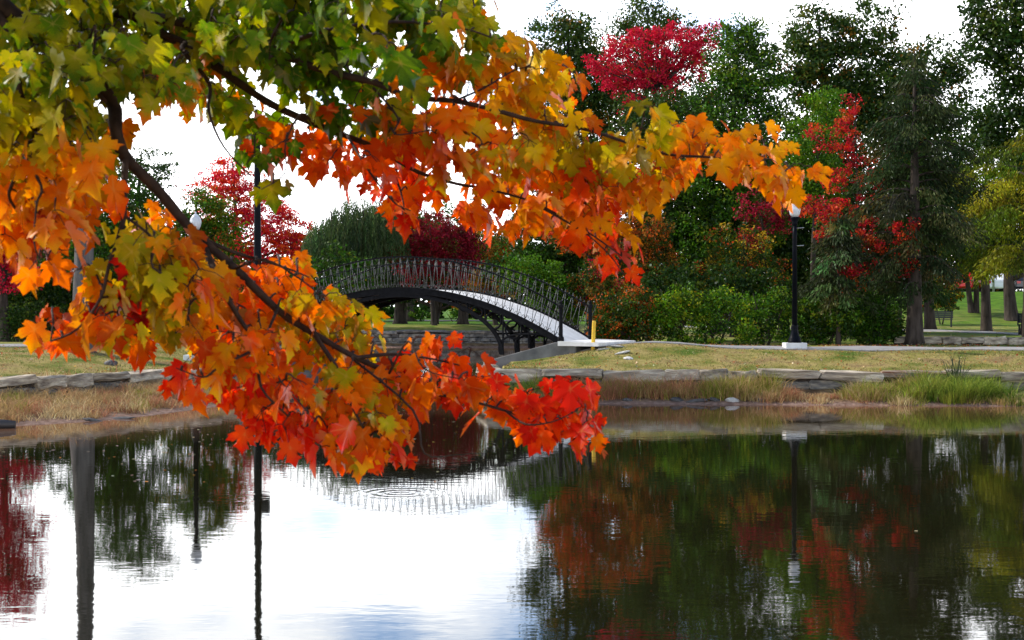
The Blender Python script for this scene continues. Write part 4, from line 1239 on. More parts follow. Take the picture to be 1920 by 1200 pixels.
conifer("spruce_tree", "dark drooping conifer with tall bare trunk right of the lamp", 1715, 46.2, 0.28, 95, [(95, 8), (140, 48), (200, 80), (280, 105), (350, 122), (430, 152), (490, 150), (540, 120)], BROWNGR, "conifers on the right", droop=0.36, spray=0.42, seed=5, gap=0.25, dens=0.62, bare=0.26)
conifer("cypress_tree", "feathery yellow green cypress at the right edge", 1925, 50, 0.15, 235, [(235, 6), (280, 100), (330, 160), (400, 185), (460, 180), (500, 120)], YELGR, "conifers on the right", droop=0.34, spray=0.45, seed=9, gap=0.27, dens=0.62, bare=0.30)
conifer("spruce_tree", "small grey green drooping conifer just right of the lamp post", 1572, 46.0, 0.08, 400, [(400, 5), (440, 38), (500, 62), (560, 72)], BROWNGR + G_GREY[:1], "conifers on the right", droop=0.5, seed=15, gap=0.26, dens=0.8, bare=0.1)

# trees around the far bench
def bare_trunk_tree(label, px, d, r_, blobs, pal, stems=1):
    return tree("shade_tree", label, px, d, blobs, pal, 0.17, 1.6, r_, "shade trees by the bench", "bark", 0.45, stems=stems)
bare_trunk_tree("two stemmed dark tree on the slope beyond the bench", 1826, 96, 0.22, [(1800, 440, 80, 50), (1850, 470, 70, 40), (1780, 490, 60, 40)], G_OAK, 2)
bare_trunk_tree("thick trunked shade tree at the right edge of the slope", 1898, 92, 0.46, [(1890, 420, 90, 60), (1950, 470, 90, 50)], G_OAK)
bare_trunk_tree("slim dark tree beside the parked white car", 1686, 70, 0.12, [(1690, 470, 50, 40)], G_DARK)

# far-off woods behind everything: one mass nobody could count
def woods(label, x0, x1, y, h0, h1, pal, seed):
    rnd = np.random.default_rng(seed)
    blobs = []
    x = x0
    while x < x1:
        h_ = rnd.uniform(h0, h1)
        r_ = rnd.uniform(2.5, 4.5)
        blobs.append(((x, y + rnd.uniform(-6, 6), 1.2 + h_ * 0.5), (r_, 2.5, h_ * 0.5)))
        x += r_ * 0.95
    V, F, K = crown_broad(blobs, pal, 0.55, 2.2, 0.9)
    V[:, 2] = np.maximum(V[:, 2], 1.0)
    o = link("woods", np_mesh("woods", V, F, face_attrs={"tint": K}), M["foliage"])
    tag(o, label, None, None, "stuff")
woods("distant dark wood closing the park behind the bridge", -62, 36, 142, 6, 10, G_DARK + G_MID[:1] + MIXED[2:4], 3)
woods("distant wood behind the street on the right", 36, 110, 150, 8, 13, G_DARK + G_OAK, 4)

# ------------------------------------------------------------------ bench, cars
def bench(x, y, rz, label):
    z = H(x, y)
    r = empty("park_bench", (x, y, z), label, "bench", "dark park benches", rz)
    Mx = Matrix.Translation((x, y, z)) @ Matrix.Rotation(rz, 4, 'Z')
    def box(name, x0, x1, y0, y1, z0, z1, par=r):
        b = MB(); b.box(x0, x1, y0, y1, z0, z1)
        b.v = [tuple(Mx @ Vector(v)) for v in b.v]
        return b.build(name, M["bench"], par)
    for i in range(4):
        box("seat_slat", -0.8, 0.8, -0.24 + i * 0.12, -0.14 + i * 0.12, 0.43, 0.465)
    for i in range(4):
        box("back_slat", -0.8, 0.8, 0.245, 0.275, 0.52 + i * 0.11, 0.615 + i * 0.11)
    for sx in (-0.74, 0.70):
        for y0 in (-0.22, 0.20):
            box("leg", sx, sx + 0.06, y0, y0 + 0.06, -0.05, 0.43)
        box("back_post", sx, sx + 0.06, 0.28, 0.32, 0.40, 0.96)
        box("armrest", sx, sx + 0.06, -0.24, 0.27, 0.62, 0.66)
        box("arm_post", sx, sx + 0.06, -0.23, -0.17, 0.47, 0.62)
        box("foot_rail", sx + 0.01, sx + 0.05, -0.155, 0.195, 0.08, 0.12)
    return r
bq = ray(1760, 600, 84)
bench(bq.x, 84, R(168), "dark park bench beside the curving path beyond the conifer")
bq2 = ray(1937, 600, 62)
bench(bq2.x, 62, R(100), "dark park bench cut off by the right edge beside the path")

def car(x, y, rz, paint, label, long=4.4, van=False):
    z = H(x, y) + 0.04
    r = empty("parked_car", (x, y, z), label, "car", "cars parked on the street", rz)
    Mx = Matrix.Translation((x, y, z)) @ Matrix.Rotation(rz, 4, 'Z')
    hl = long / 2
    top = 1.75 if van else 1.45
    def prism(name, prof, w0, w1, mat, par=r):
        b = MB()
        n = len(prof)
        vs = [Mx @ Vector((px_, w0, pz)) for px_, pz in prof] + [Mx @ Vector((px_, w1, pz)) for px_, pz in prof]
        b.add(vs, [tuple(range(n)), tuple(range(2 * n - 1, n - 1, -1))] + [(k, k + n, (k + 1) % n + n, (k + 1) % n) for k in range(n)])
        return b.build(name, mat, par, bevel=0.03)
    prism("body", [(-hl, 0.35), (-hl + 0.1, 0.22), (hl - 0.1, 0.22), (hl, 0.35), (hl - 0.02, 0.68), (hl - 0.9, 0.86), (-hl + 0.5, 0.92), (-hl + 0.03, 0.85)], -0.88, 0.88, M[paint])
    cab = [(-hl + 0.25, 0.90), (hl - 1.0, 0.86), (hl - 1.75, top), (-hl + 0.75, top)] if not van else [(-hl + 0.04, 0.90), (hl - 0.7, 0.86), (hl - 1.2, top), (-hl + 0.2, top)]
    prism("cabin", cab, -0.80, 0.80, M[paint])
    mid = [(p[0] * 0.9 + 0.0, 0.95 if i < 2 else top - 0.09) for i, p in enumerate(cab)]
    for s in (-1, 1):
        prism("side_window", mid, s * 0.803, s * 0.815, M["car_glass"])
    for i, (xx, ps) in enumerate(((-hl + 0.8, 1), (hl - 0.8, 1), (-hl + 0.8, -1), (hl - 0.8, -1))):
        b = MB()
        ring = [Mx @ Vector((xx, ps * 0.80, 0.31)), Mx @ Vector((xx, ps * 0.92, 0.31))]
        b.tube(ring, 0.31, 14)
        wh = b.build("wheel", M["tyre"], r)
        b = MB(); b.tube([Mx @ Vector((xx, ps * 0.90, 0.31)), Mx @ Vector((xx, ps * 0.925, 0.31))], 0.19, 10); b.build("rim", M["steel"], wh)
    for s in (-0.68, 0.68):
        b = MB(); b.add([Mx @ Vector(v) for v in [(-hl - 0.02, s - 0.14, 0.62), (-hl - 0.02, s + 0.14, 0.62), (-hl - 0.02, s + 0.14, 0.82), (-hl - 0.02, s - 0.14, 0.82), (-hl + 0.06, s - 0.14, 0.62), (-hl + 0.06, s + 0.14, 0.62), (-hl + 0.06, s + 0.14, 0.82), (-hl + 0.06, s - 0.14, 0.82)]],
              [(0, 3, 2, 1), (4, 5, 6, 7), (0, 1, 5, 4), (1, 2, 6, 5), (2, 3, 7, 6), (3, 0, 4, 7)])
        b.build("tail_light", M["red_lens"], r)
    return r
car(ray(1692, 540, 113).x, 113, R(20), "white_paint", "white car on the street glimpsed left of the conifer's trunk", van=True)
car(ray(1868, 540, 113).x, 113, R(75), "white_paint", "white car on the street above the green slope")
car(ray(1890, 540, 115).x + 1.2, 115, R(80), "dark_paint", "dark car on the street beside the white one")
car(ray(1812, 540, 114).x, 114, R(60), "red_paint", "red car on the street hidden behind the two stemmed tree")
x, y = ray(1863, 500, 111).x, 111
b = MB(); b.lathe([(0.10, -0.2), (0.09, 2.0), (0.07, 5.5)], 10, (x, y, H(x, y)))
tag(b.build("street_pole", M["steel"], smooth=True), "grey steel pole beside the parked white car on the street", "pole")

# ------------------------------------------------------------------ grasses
def blades(name, label, pts, hgt, wid, cols, lean=0.35, mat="grass", away=None):
    n = len(pts)
    z = HN(pts)
    base = np.stack([pts[:, 0], pts[:, 1], z - 0.01], 1)
    a = RNG.uniform(0, 2 * math.pi, n)
    side = np.stack([np.cos(a), np.sin(a), np.zeros(n)], 1) * wid[:, None]
    ln = RNG.normal(0, lean, (n, 2)) * hgt[:, None]
    if away is not None:
        ln = ln + away * hgt[:, None]
    mid = base + np.stack([ln[:, 0] * 0.3, ln[:, 1] * 0.3, hgt * 0.6], 1)
    tip = base + np.stack([ln[:, 0], ln[:, 1], hgt * RNG.uniform(0.75, 1.0, n)], 1)
    V = np.stack([base - side, base + side, mid + side * 0.7, mid - side * 0.7, tip], 1).reshape(-1, 3)
    k = np.arange(n)[:, None] * 5
    F = np.concatenate([k + np.array([0, 1, 2]), k + np.array([0, 2, 3]), k + np.array([3, 2, 4])], 1).reshape(-1, 3)
    o = link(name, np_mesh(name, V, F, face_attrs={"tint": np.repeat(cols, 3, 0)}), M[mat])
    return tag(o, label, None, None, "stuff")

STRAW = np.array([0.46, 0.30, 0.13]); RED_STRAW = np.array([0.42, 0.19, 0.10]); OLIVE = np.array([0.27, 0.27, 0.04]); LUSH = np.array([0.14, 0.23, 0.025]); PALE = np.array([0.54, 0.41, 0.21]); LIME = np.array([0.30, 0.36, 0.045])
def band(n, x0, x1, lo, hi):
    """points on the right bank between shoreline (0) and wall (1)"""
    x = RNG.uniform(x0, x1, n)
    ys = np.interp(x, [0.4, 2, 5, 8, 12.6, 20, 30], [36.6, 36.05, 35.75, 35.5, 35.1, 34.9, 34.6])
    yw = np.interp(x, [-0.35, 1.2, 4, 8, 12.6, 20, 30], [38.1, 37.5, 37.25, 37.05, 36.85, 36.65, 36.4])
    t = RNG.uniform(lo, hi, n)
    return np.stack([x, ys + (yw - ys) * t], 1), t

def rx_(px): return (px - 960) / FPX * 36.6
# tufts on the right bank: (px from, px to, height, colours)
tufts = []
def tuft_field(spec):
    P, Hh, K, W_ = [], [], [], []
    for px0, px1, hgt, lo, hi, cols, n in spec:
        nt = max(1, n // 110)
        c, _ = band(nt, rx_(px0), rx_(px1), lo, hi)
        who = RNG.integers(0, nt, n)
        off = RNG.normal(0, 1, (n, 2)) * RNG.uniform(0.05, 0.16, nt)[who][:, None]
        p = c[who] + off * np.array([1.2, 1])
        W_.append(off * 3.2)
        hh = (hgt * RNG.uniform(0.45, 1.15, nt))[who] * RNG.uniform(0.45, 1.05, n)
        cols = np.array(cols)
        cc = cols[RNG.integers(0, len(cols), nt)][who] * np.exp(RNG.normal(0, 0.25, (n, 1)))
        mix_ = RNG.random(n) < 0.3
        cc[mix_] = cols[RNG.integers(0, len(cols), mix_.sum())]
        P.append(p); Hh.append(hh); K.append(cc)
    tall = [RNG.random(len(h_)) < 0.06 for h_ in Hh]
    Hh = [np.where(t_, h_ * 1.45, h_) for h_, t_ in zip(Hh, tall)]
    return np.concatenate(P), np.concatenate(Hh), np.clip(np.concatenate(K), 0.005, 0.9), np.concatenate(W_)
P, Hh, K, AW = tuft_field([
    (925, 1010, 0.55, 0.3, 0.9, [OLIVE, LUSH, STRAW], 2200), (1000, 1090, 0.42, 0.25, 0.9, [STRAW, RED_STRAW, OLIVE], 2200),
    (1080, 1180, 0.50, 0.3, 0.9, [RED_STRAW, OLIVE, RED_STRAW], 3000), (1170, 1330, 0.52, 0.35, 0.9, [RED_STRAW, STRAW, OLIVE, RED_STRAW], 4200),
    (1325, 1450, 0.62, 0.3, 0.9, [OLIVE, OLIVE, STRAW, OLIVE * 0.8], 4200), (1400, 1490, 0.34, 0.2, 0.6, [RED_STRAW, STRAW, PALE], 2000),
    (1480, 1610, 0.19, 0.1, 0.5, [PALE, STRAW, RED_STRAW], 1500), (1580, 1650, 0.40, 0.25, 0.8, [STRAW, PALE, OLIVE], 1600)])
blades("dry_grass", "rust and straw coloured dry grass below the right stone wall", P, Hh, RNG.uniform(0.004, 0.010, len(P)), K, 0.30, away=AW)
P, Hh, K, AW = tuft_field([
    (1600, 1720, 0.50, 0.2, 0.9, [LUSH, LIME, OLIVE, STRAW], 2600), (1690, 1800, 0.62, 0.15, 0.9, [LIME, OLIVE, LUSH * 0.8], 3400), (1790, 1870, 0.60, 0.15, 0.85, [LUSH * 0.8, LUSH * 0.6, LIME], 3200),
    (1640, 1700, 0.28, 0.0, 0.4, [STRAW, PALE, OLIVE], 700), (1750, 1900, 0.26, 0.0, 0.35, [PALE, OLIVE, STRAW], 1100), (1690, 1730, 0.55, 0.3, 0.9, [STRAW, OLIVE], 700),
    (1860, 1990, 0.36, 0.05, 0.7, [LUSH, OLIVE, OLIVE, PALE], 2600), (1980, 2200, 0.4, 0.2, 0.8, [LUSH, OLIVE, STRAW], 2600)])
blades("green_grass", "lush green grass below the wall at the right", P, Hh, RNG.uniform(0.005, 0.011, len(P)), K, 0.32, away=AW)
# left bank
def left_bank(n):
    out_ = []
    while sum(len(o) for o in out_) < n:
        p = np.stack([RNG.uniform(-17, -6.6, 6000), RNG.uniform(27.5, 42, 6000)], 1)
        dw_, iw_ = poly_dist(p, WATER); db_, ib_ = poly_dist(p, BASIN)
        ok = ib_ & ~iw_ & (dw_ > 0.35) & (p[:, 1] > 26)
        out_.append(p[ok])
    return np.concatenate(out_)[:n]
c = left_bank(520)
n = 26000
who = RNG.integers(0, len(c), n)
P = c[who] + RNG.normal(0, 0.14, (n, 2))
dw_, iw_ = poly_dist(P, WATER)
P = P[~iw_ & (dw_ > 0.12)]; who = who[~iw_ & (dw_ > 0.12)]
ht = RNG.uniform(0.16, 0.42, len(c))[who] * RNG.uniform(0.4, 1.05, len(P))
cols = np.array([STRAW, PALE, RED_STRAW, STRAW * 0.8, RED_STRAW * 0.6, OLIVE])
K = cols[RNG.choice(6, len(c), p=[.34, .24, .18, .12, .06, .06])][who] * np.exp(RNG.normal(0, 0.22, (len(P), 1)))
blades("dry_grass", "matted straw brown grass on the left bank", P, ht, RNG.uniform(0.004, 0.010, len(P)), np.clip(K, 0.01, 0.9), 0.9)
# lawn turf
def lawn_pts(n, x0, x1, y0, y1):
    p = np.stack([RNG.uniform(x0, x1, n), RNG.uniform(y0, y1, n)], 1)
    db_, ib_ = poly_dist(p, BASIN)
    return p[~ib_ & (db_ > 0.1)]
P = np.concatenate([lawn_pts(20000, -0.3, 16.5, 36.9, 41.6), lawn_pts(26000, -18, -7.5, 31, 45)])
pv = np.sin(P[:, 0] * 1.1 + P[:, 1] * 2.3) + np.sin(P[:, 0] * 2.7 - P[:, 1] * 1.4 + 1) + RNG.normal(0, 0.8, len(P))
K = np.where((pv > 0.9)[:, None], np.array([0.12, 0.16, 0.03]), np.where((pv > -0.6)[:, None], np.array([0.27, 0.225, 0.075]), np.array([0.33, 0.25, 0.11]))) * np.exp(RNG.normal(0, 0.2, (len(P), 1)))
blades("turf", "short worn turf of the lawns above the walls", P, RNG.uniform(0.02, 0.07, len(P)), RNG.uniform(0.005, 0.012, len(P)), np.clip(K, 0.01, 0.9), 0.7)
# fallen leaves
P = np.concatenate([lawn_pts(900, -0.3, 16.5, 37, 41.4), lawn_pts(700, -18, -8, 32, 45), lawn_pts(1300, 2, 18, 43.7, 46.4), np.stack([RNG.uniform(13, 34, 700), RNG.uniform(50, 90, 700)], 1)])
z = HN(P) + 0.03
n = len(P)
V, F = diamonds(np.stack([P[:, 0], P[:, 1], z], 1), rand_unit(n) * np.array([1, 1, 0.3]), rand_unit(n) * 0.4 + np.array([0, 0, 1]), RNG.uniform(0.05, 0.10, n), RNG.uniform(0.04, 0.08, n))
tag(link("fallen_leaves", np_mesh("fallen_leaves", V, F, face_attrs={"tint": pick([((0.42, 0.2, 0.04), 3), ((0.5, 0.4, 0.25), 2), ((0.35, 0.05, 0.02), 1.5), ((0.2, 0.1, 0.04), 2)], n)}), M["foliage"]), "scattered fallen leaves on the lawns", None, None, "stuff")
# floating leaves near the left shore
P = np.stack([RNG.uniform(-10, -1, 260), RNG.uniform(20, 34, 260)], 1)
dw_, iw_ = poly_dist(P, WATER)
P = np.concatenate([P[iw_], np.array([[ray(1718, 997, 15.7).x, 15.7]])])
n = len(P)
V, F = diamonds(np.stack([P[:, 0], P[:, 1], np.full(n, 0.006)], 1), rand_unit(n) * np.array([1, 1, 0.02]), rand_unit(n) * 0.08 + np.array([0, 0, 1]), RNG.uniform(0.04, 0.09, n), RNG.uniform(0.03, 0.06, n))
tag(link("floating_leaves", np_mesh("floating_leaves", V, F, face_attrs={"tint": pick([((0.5, 0.42, 0.3), 3), ((0.4, 0.2, 0.05), 2)], n)}), M["foliage"]), "small leaves floating on the pond", None, None, "stuff")

# reed clump in front of the right wall
qx = rx_(1790)
root = empty("reed_plant", (qx, 36.4, 0.3), "dark spiky reed clump rising above the right wall", "plant")
for i in range(26):
    a = random.uniform(0, 6.28); r0 = random.uniform(0, 0.18); ln = random.uniform(0.7, 1.15); lx, ly = random.gauss(0, 0.28), random.gauss(0, 0.12)
    b = MB()
    p0 = Vector((qx + r0 * math.cos(a), 36.45 + r0 * math.sin(a), 0.18))
    pts = [p0, p0 + Vector((lx * 0.25, ly * 0.2, ln * 0.5)), p0 + Vector((lx * 0.7, ly * 0.6, ln * 0.85)), p0 + Vector((lx * 1.3, ly, ln * 0.98))]
    sd = Vector((0.011, 0.003, 0))
    vs = []
    for j, p in enumerate(pts):
        s_ = sd * (1, 1, 0.7, 0.1)[j]
        vs += [p - s_, p + s_, p + Vector((0, 0.008, 0))]
    b.add(vs, [(j * 3 + k, j * 3 + (k + 1) % 3, j * 3 + 3 + (k + 1) % 3, j * 3 + 3 + k) for j in range(3) for k in range(3)])
    b.build("blade", M.setdefault("reed", mat_noise("reed_green", (0.02, 0.035, 0.012), (0.05, 0.075, 0.02), 8, 0.6, 0)), root)

# ------------------------------------------------------------------ rocks, slabs, log
def rock(x, y, sx, sy, sz, mat, label, group, name="rock", z=None, rz=0.0, cat="rock"):
    rd = random.Random(int(abs(x) * 991 + abs(y) * 77) + 3)
    b = MB()
    nr, nk = 7, 12
    vs = []
    for i in range(nr):
        th = math.pi * (i + 0.5) / nr
        for k_ in range(nk):
            a = 2 * math.pi * k_ / nk
            r_ = 0.5 * (1 + 0.25 * math.sin(2 * a + i * 0.5) * math.sin(th) + 0.14 * math.sin(5 * a + i) + rd.uniform(-0.13, 0.13))
            vs.append((math.sin(th) ** 0.75 * math.cos(a) * r_, math.sin(th) ** 0.75 * math.sin(a) * r_, math.cos(th) * 0.5 * rd.uniform(0.85, 1.1)))
    fs = [(i * nk + k_, (i + 1) * nk + k_, (i + 1) * nk + (k_ + 1) % nk, i * nk + (k_ + 1) % nk) for i in range(nr - 1) for k_ in range(nk)]
    fs += [tuple(range(nk)), tuple((nr - 1) * nk + k_ for k_ in range(nk - 1, -1, -1))]
    b.add(vs, fs)
    o = link(name, b.mesh(name, name == "rock"), mat)
    o.location = (x, y, (H(x, y) if z is None else z) + sz * 0.12)
    o.scale = (sx, sy, sz * (1.5 if name == "rock" else 1))
    o.rotation_euler = (random.uniform(-0.2, 0.2), random.uniform(-0.25, 0.25), rz)
    return tag(o, label, cat, group)
SR = "rocks at the waterline"
rock(rx_(1366), 35.95, 0.30, 0.22, 0.11, M["pale_rock"], "pale rounded rock at the waterline under the olive grass", SR)
rock(rx_(1300), 36.0, 0.5, 0.25, 0.07, M["mud_rock"], "flat dark rock left of the pale waterline rock", SR)
rock(rx_(1335), 36.05, 0.30, 0.25, 0.08, M["mud_rock"], "dark rock touching the pale waterline rock's left side", SR)
rock(rx_(1265), 36.1, 0.30, 0.25, 0.10, M["mud_rock"], "small dark rock, leftmost at the right waterline", SR)
rock(rx_(1175), 36.2, 0.22, 0.2, 0.08, M["mud_rock"], "dark rock at the waterline below the rusty grass", SR)
rock(rx_(1420), 35.95, 0.22, 0.2, 0.09, M["mud_rock"], "small grey rock just right of the pale waterline rock", SR)
SL = "pale flat slabs in the lawn by the bridge"
for px, py, dd, sx, lab in ((1165, 657, 40.2, 0.42, "larger pale slab in the lawn, nearest the pond of the four"), (1130, 656, 40.9, 0.34, "narrow pale slab in the lawn nearest the abutment"), (1160, 652, 41.0, 0.50, "long pale slab in the lawn nearest the path"), (1178, 662, 39.6, 0.22, "smallest pale slab lying lower on the lawn")):
    q = ray(px, py, dd)
    rock(q.x, dd, sx, 0.35, 0.07, M["pale_rock"], lab, SL, "stone_slab", cat="slab", rz=0.2)
b = MB()
q = ray(20, 802, 29.0)
b.tube([(-11.6, 28.72, 0.06), (-11.0, 28.8, 0.09), (-10.45, 28.85, 0.08), (-10.1, 28.9, 0.06)], [0.10, 0.12, 0.115, 0.09], 9)
tag(b.build("log", M["log"], smooth=True), "wet black log lying at the waterline on the far left", "log")
rock(ray(178, 790, 30.6).x, 30.6, 0.45, 0.2, 0.06, M["mud_rock"], "dark flat rock at the left waterline below the straw", SR)
rock(ray(222, 785, 31.2).x, 31.25, 0.55, 0.18, 0.05, M["mud_rock"], "grey purple rock at the left waterline right of the dark flat one", SR)
rock(ray(205, 672, 38.5).x, 38.6, 0.30, 0.25, 0.16, M["mud_rock"], "dark stone lying on the left lawn near the grey trunk", "stones on the lawn")

# ------------------------------------------------------------------ foreground maple
# main limbs, drawn as pixel + distance (the branch hangs 3 to 4 m away)
ORIGIN = (-150, -130, 2.75)
LIMBS = [
    # (points, radius px start, radius px end)
    ([ORIGIN, (40, 40, 2.95), (150, 130, 3.05), (198, 190, 3.1), (215, 245, 3.12), (240, 285, 3.15), (290, 358, 3.2), (365, 440, 3.26), (440, 505, 3.3), (520, 580, 3.34), (590, 628, 3.36), (660, 672, 3.38), (730, 700, 3.42), (800, 733, 3.46), (870, 748, 3.5), (950, 772, 3.54), (1030, 800, 3.6), (1105, 832, 3.66)], 13.5, 1.8),
    ([(380, 457, 3.27), (405, 500, 3.22), (430, 545, 3.18), (455, 600, 3.16), (478, 655, 3.15), (500, 720, 3.15), (540, 780, 3.16)], 6.5, 1.6),
    ([(236, 285, 3.15), (236, 340, 3.1), (226, 400, 3.05), (214, 440, 3.02), (212, 495, 3.0), (190, 560, 2.97), (140, 615, 2.95), (95, 640, 2.95)], 5.0, 1.5),
    ([ORIGIN, (60, -20, 2.95), (215, 22, 3.1), (290, 56, 3.2), (340, 82, 3.25), (363, 112, 3.27), (390, 155, 3.3), (396, 215, 3.3), (420, 280, 3.3), (470, 330, 3.3)], 8.5, 1.4),
    ([(290, 56, 3.2), (400, 120, 3.35), (500, 185, 3.5), (590, 237, 3.6), (650, 252, 3.65), (705, 278, 3.7), (780, 320, 3.75), (850, 345, 3.8), (910, 350, 3.85), (1000, 380, 3.9), (1100, 430, 3.95), (1165, 480, 4.0)], 8.0, 1.5),
    ([(215, 22, 3.1), (350, 45, 3.2), (500, 92, 3.3), (620, 135, 3.4), (700, 165, 3.45), (770, 182, 3.5), (850, 190, 3.55), (930, 208, 3.6), (1000, 225, 3.62), (1100, 250, 3.68), (1240, 285, 3.75), (1340, 295, 3.8), (1420, 310, 3.84), (1475, 335, 3.88)], 8.0, 1.6),
    ([ORIGIN, (20, 60, 2.9), (62, 180, 2.95), (58, 240, 2.95), (42, 290, 2.95), (36, 335, 2.95), (5, 370, 2.95), (40, 430, 2.95), (90, 480, 2.96)], 6.5, 1.5),
    ([(505, 93, 3.3), (620, 60, 3.2), (740, 40, 3.2), (860, 50, 3.25), (920, 70, 3.3)], 4.0, 1.4),
    ([(590, 628, 3.36), (640, 700, 3.3), (670, 770, 3.28), (715, 850, 3.28)], 4.0, 1.4),
    ([(660, 672, 3.38), (740, 660, 3.42), (820, 672, 3.46), (880, 690, 3.5)], 3.0, 1.3),
    ([(705, 278, 3.7), (740, 340, 3.72), (760, 400, 3.74)], 3.0, 1.3),
    ([(365, 440, 3.26), (440, 470, 3.32), (520, 500, 3.36), (580, 520, 3.4)], 3.2, 1.3),
    ([(212, 495, 3.0), (280, 520, 3.02), (320, 570, 3.04)], 2.6, 1.2),
    ([(150, 130, 3.0), (182, 60, 2.9), (168, 82, 2.86), (178, 100, 2.84), (215, 118, 2.84)], 1.8, 0.9),
    ([(62, 180, 2.93), (92, 130, 2.84), (98, 108, 2.82), (88, 85, 2.8)], 1.8, 0.9),
    ([(198, 190, 3.05), (158, 150, 2.92), (155, 190, 2.88), (140, 216, 2.86), (108, 228, 2.86)], 1.9, 0.9),
    ([(42, 290, 2.93), (78, 345, 2.84), (64, 385, 2.82), (62, 450, 2.82), (76, 490, 2.84)], 2.0, 0.9),
    ([(340, 82, 3.2), (395, 95, 3.1), (440, 70, 3.06), (470, 60, 3.05)], 1.8, 0.9),
    ([(500, 92, 3.25), (528, 30, 3.12), (512, 75, 3.08), (505, 110, 3.08)], 1.6, 0.9),
    ([(590, 237, 3.5), (560, 210, 3.35), (535, 268, 3.3), (520, 320, 3.28), (490, 355, 3.28)], 2.0, 0.9),
    ([(650, 252, 3.6), (700, 330, 3.48), (735, 380, 3.45), (770, 395, 3.45)], 1.9, 0.9),
    ([(700, 165, 3.4), (745, 215, 3.3), (740, 250, 3.28), (800, 245, 3.28)], 1.8, 0.9),
    ([(850, 190, 3.5), (905, 165, 3.4), (960, 130, 3.38), (990, 125, 3.38)], 1.9, 0.9),
    ([(850, 190, 3.5), (862, 235, 3.4), (900, 262, 3.38), (870, 300, 3.38)], 1.7, 0.9),
    ([(226, 400, 3.0), (290, 455, 2.94), (310, 500, 2.92), (348, 540, 2.92), (352, 600, 2.92)], 2.0, 0.9),
    ([(478, 655, 3.1), (430, 690, 3.02), (380, 700, 3.0), (330, 690, 3.0)], 2.0, 0.9),
    ([(520, 580, 3.3), (500, 640, 3.18), (520, 700, 3.14), (560, 750, 3.12), (590, 790, 3.12)], 2.0, 0.9),
    ([(440, 505, 3.25), (500, 490, 3.18), (560, 520, 3.16), (600, 555, 3.15)], 1.9, 0.9),
    ([(730, 700, 3.4), (770, 640, 3.3), (800, 690, 3.28), (860, 710, 3.28)], 1.8, 0.9),
    ([(660, 672, 3.34), (780, 770, 3.26), (800, 840, 3.22), (850, 858, 3.2), (885, 850, 3.2)], 2.0, 0.8),
    ([(1000, 380, 3.85), (1060, 415, 3.88), (1110, 440, 3.9), (1145, 478, 3.92), (1170, 515, 3.94)], 2.2, 1.0),
    ([(950, 772, 3.5), (985, 800, 3.42), (1040, 790, 3.4), (1080, 770, 3.4)], 1.7, 0.9),
]
TX, TY = -3.9, 1.5
tz = H(TX, TY)
maple = empty("maple_tree", (TX, TY, tz), "orange and green maple whose branch hangs across the foreground over the pond", "tree")
M_INV = Matrix.Translation((-TX, -TY, -tz))
org = ray(*ORIGIN)
crotch = Vector((TX + 0.05, TY + 0.05, tz + 2.9))
b = MB()
b.tube([(TX, TY, tz - 0.2), (TX, TY, tz + 0.15), (TX + 0.02, TY, tz + 1.2), crotch, (TX - 0.25, TY - 0.1, tz + 4.4), (TX - 0.4, TY - 0.3, tz + 6.5)], [0.36, 0.25, 0.21, 0.18, 0.12, 0.05], 12)
b.build("trunk", M["bark"], maple, smooth=True)
b = MB()
b.tube([crotch, crotch.lerp(org, 0.3) + Vector((0, 0, 0.28)), crotch.lerp(org, 0.65) + Vector((0, 0, 0.26)), org], [0.10, 0.07, 0.045, 0.026], 9)
b.build("limb", M["bark"], maple, smooth=True)
nodes = []                      # (Vector, direction along limb)
def cr(P, i, t):
    n = len(P)
    p0, p1, p2, p3 = P[max(i - 1, 0)], P[i], P[i + 1], P[min(i + 2, n - 1)]
    return 0.5 * ((2 * p1) + (p2 - p0) * t + (2 * p0 - 5 * p1 + 4 * p2 - p3) * t * t + (3 * p1 - p0 - 3 * p2 + p3) * t ** 3)
rl = random.Random(31)
for pts, r0, r1 in LIMBS:
    P = [ray(*p) for p in pts]
    for i in range(1, len(P) - 1):
        P[i] = P[i] + Vector((rl.gauss(0, 0.004), rl.gauss(0, 0.03), rl.gauss(0, 0.004)))
    dense, rad = [], []
    tot = len(P) - 1
    for i in range(tot):
        for j in range(4):
            t = (i + j / 4) / tot
            dense.append(cr(P, i, j / 4)); rad.append((r0 * (1 - t) ** 1.25 + r1) * 3.3 / FPX * rl.uniform(0.92, 1.1))
    dense.append(P[-1]); rad.append(r1 * 3.3 / FPX)
    b = MB()
    b.tube(dense, rad, 8)
    b.build("limb", M["twig_bark"], maple, smooth=True)
    for i, p in enumerate(dense):
        if i > 3 or pts[0] != ORIGIN:
            d_ = (dense[min(i + 1, len(dense) - 1)] - dense[max(i - 1, 0)]).normalized()
            nodes.append((p, d_))

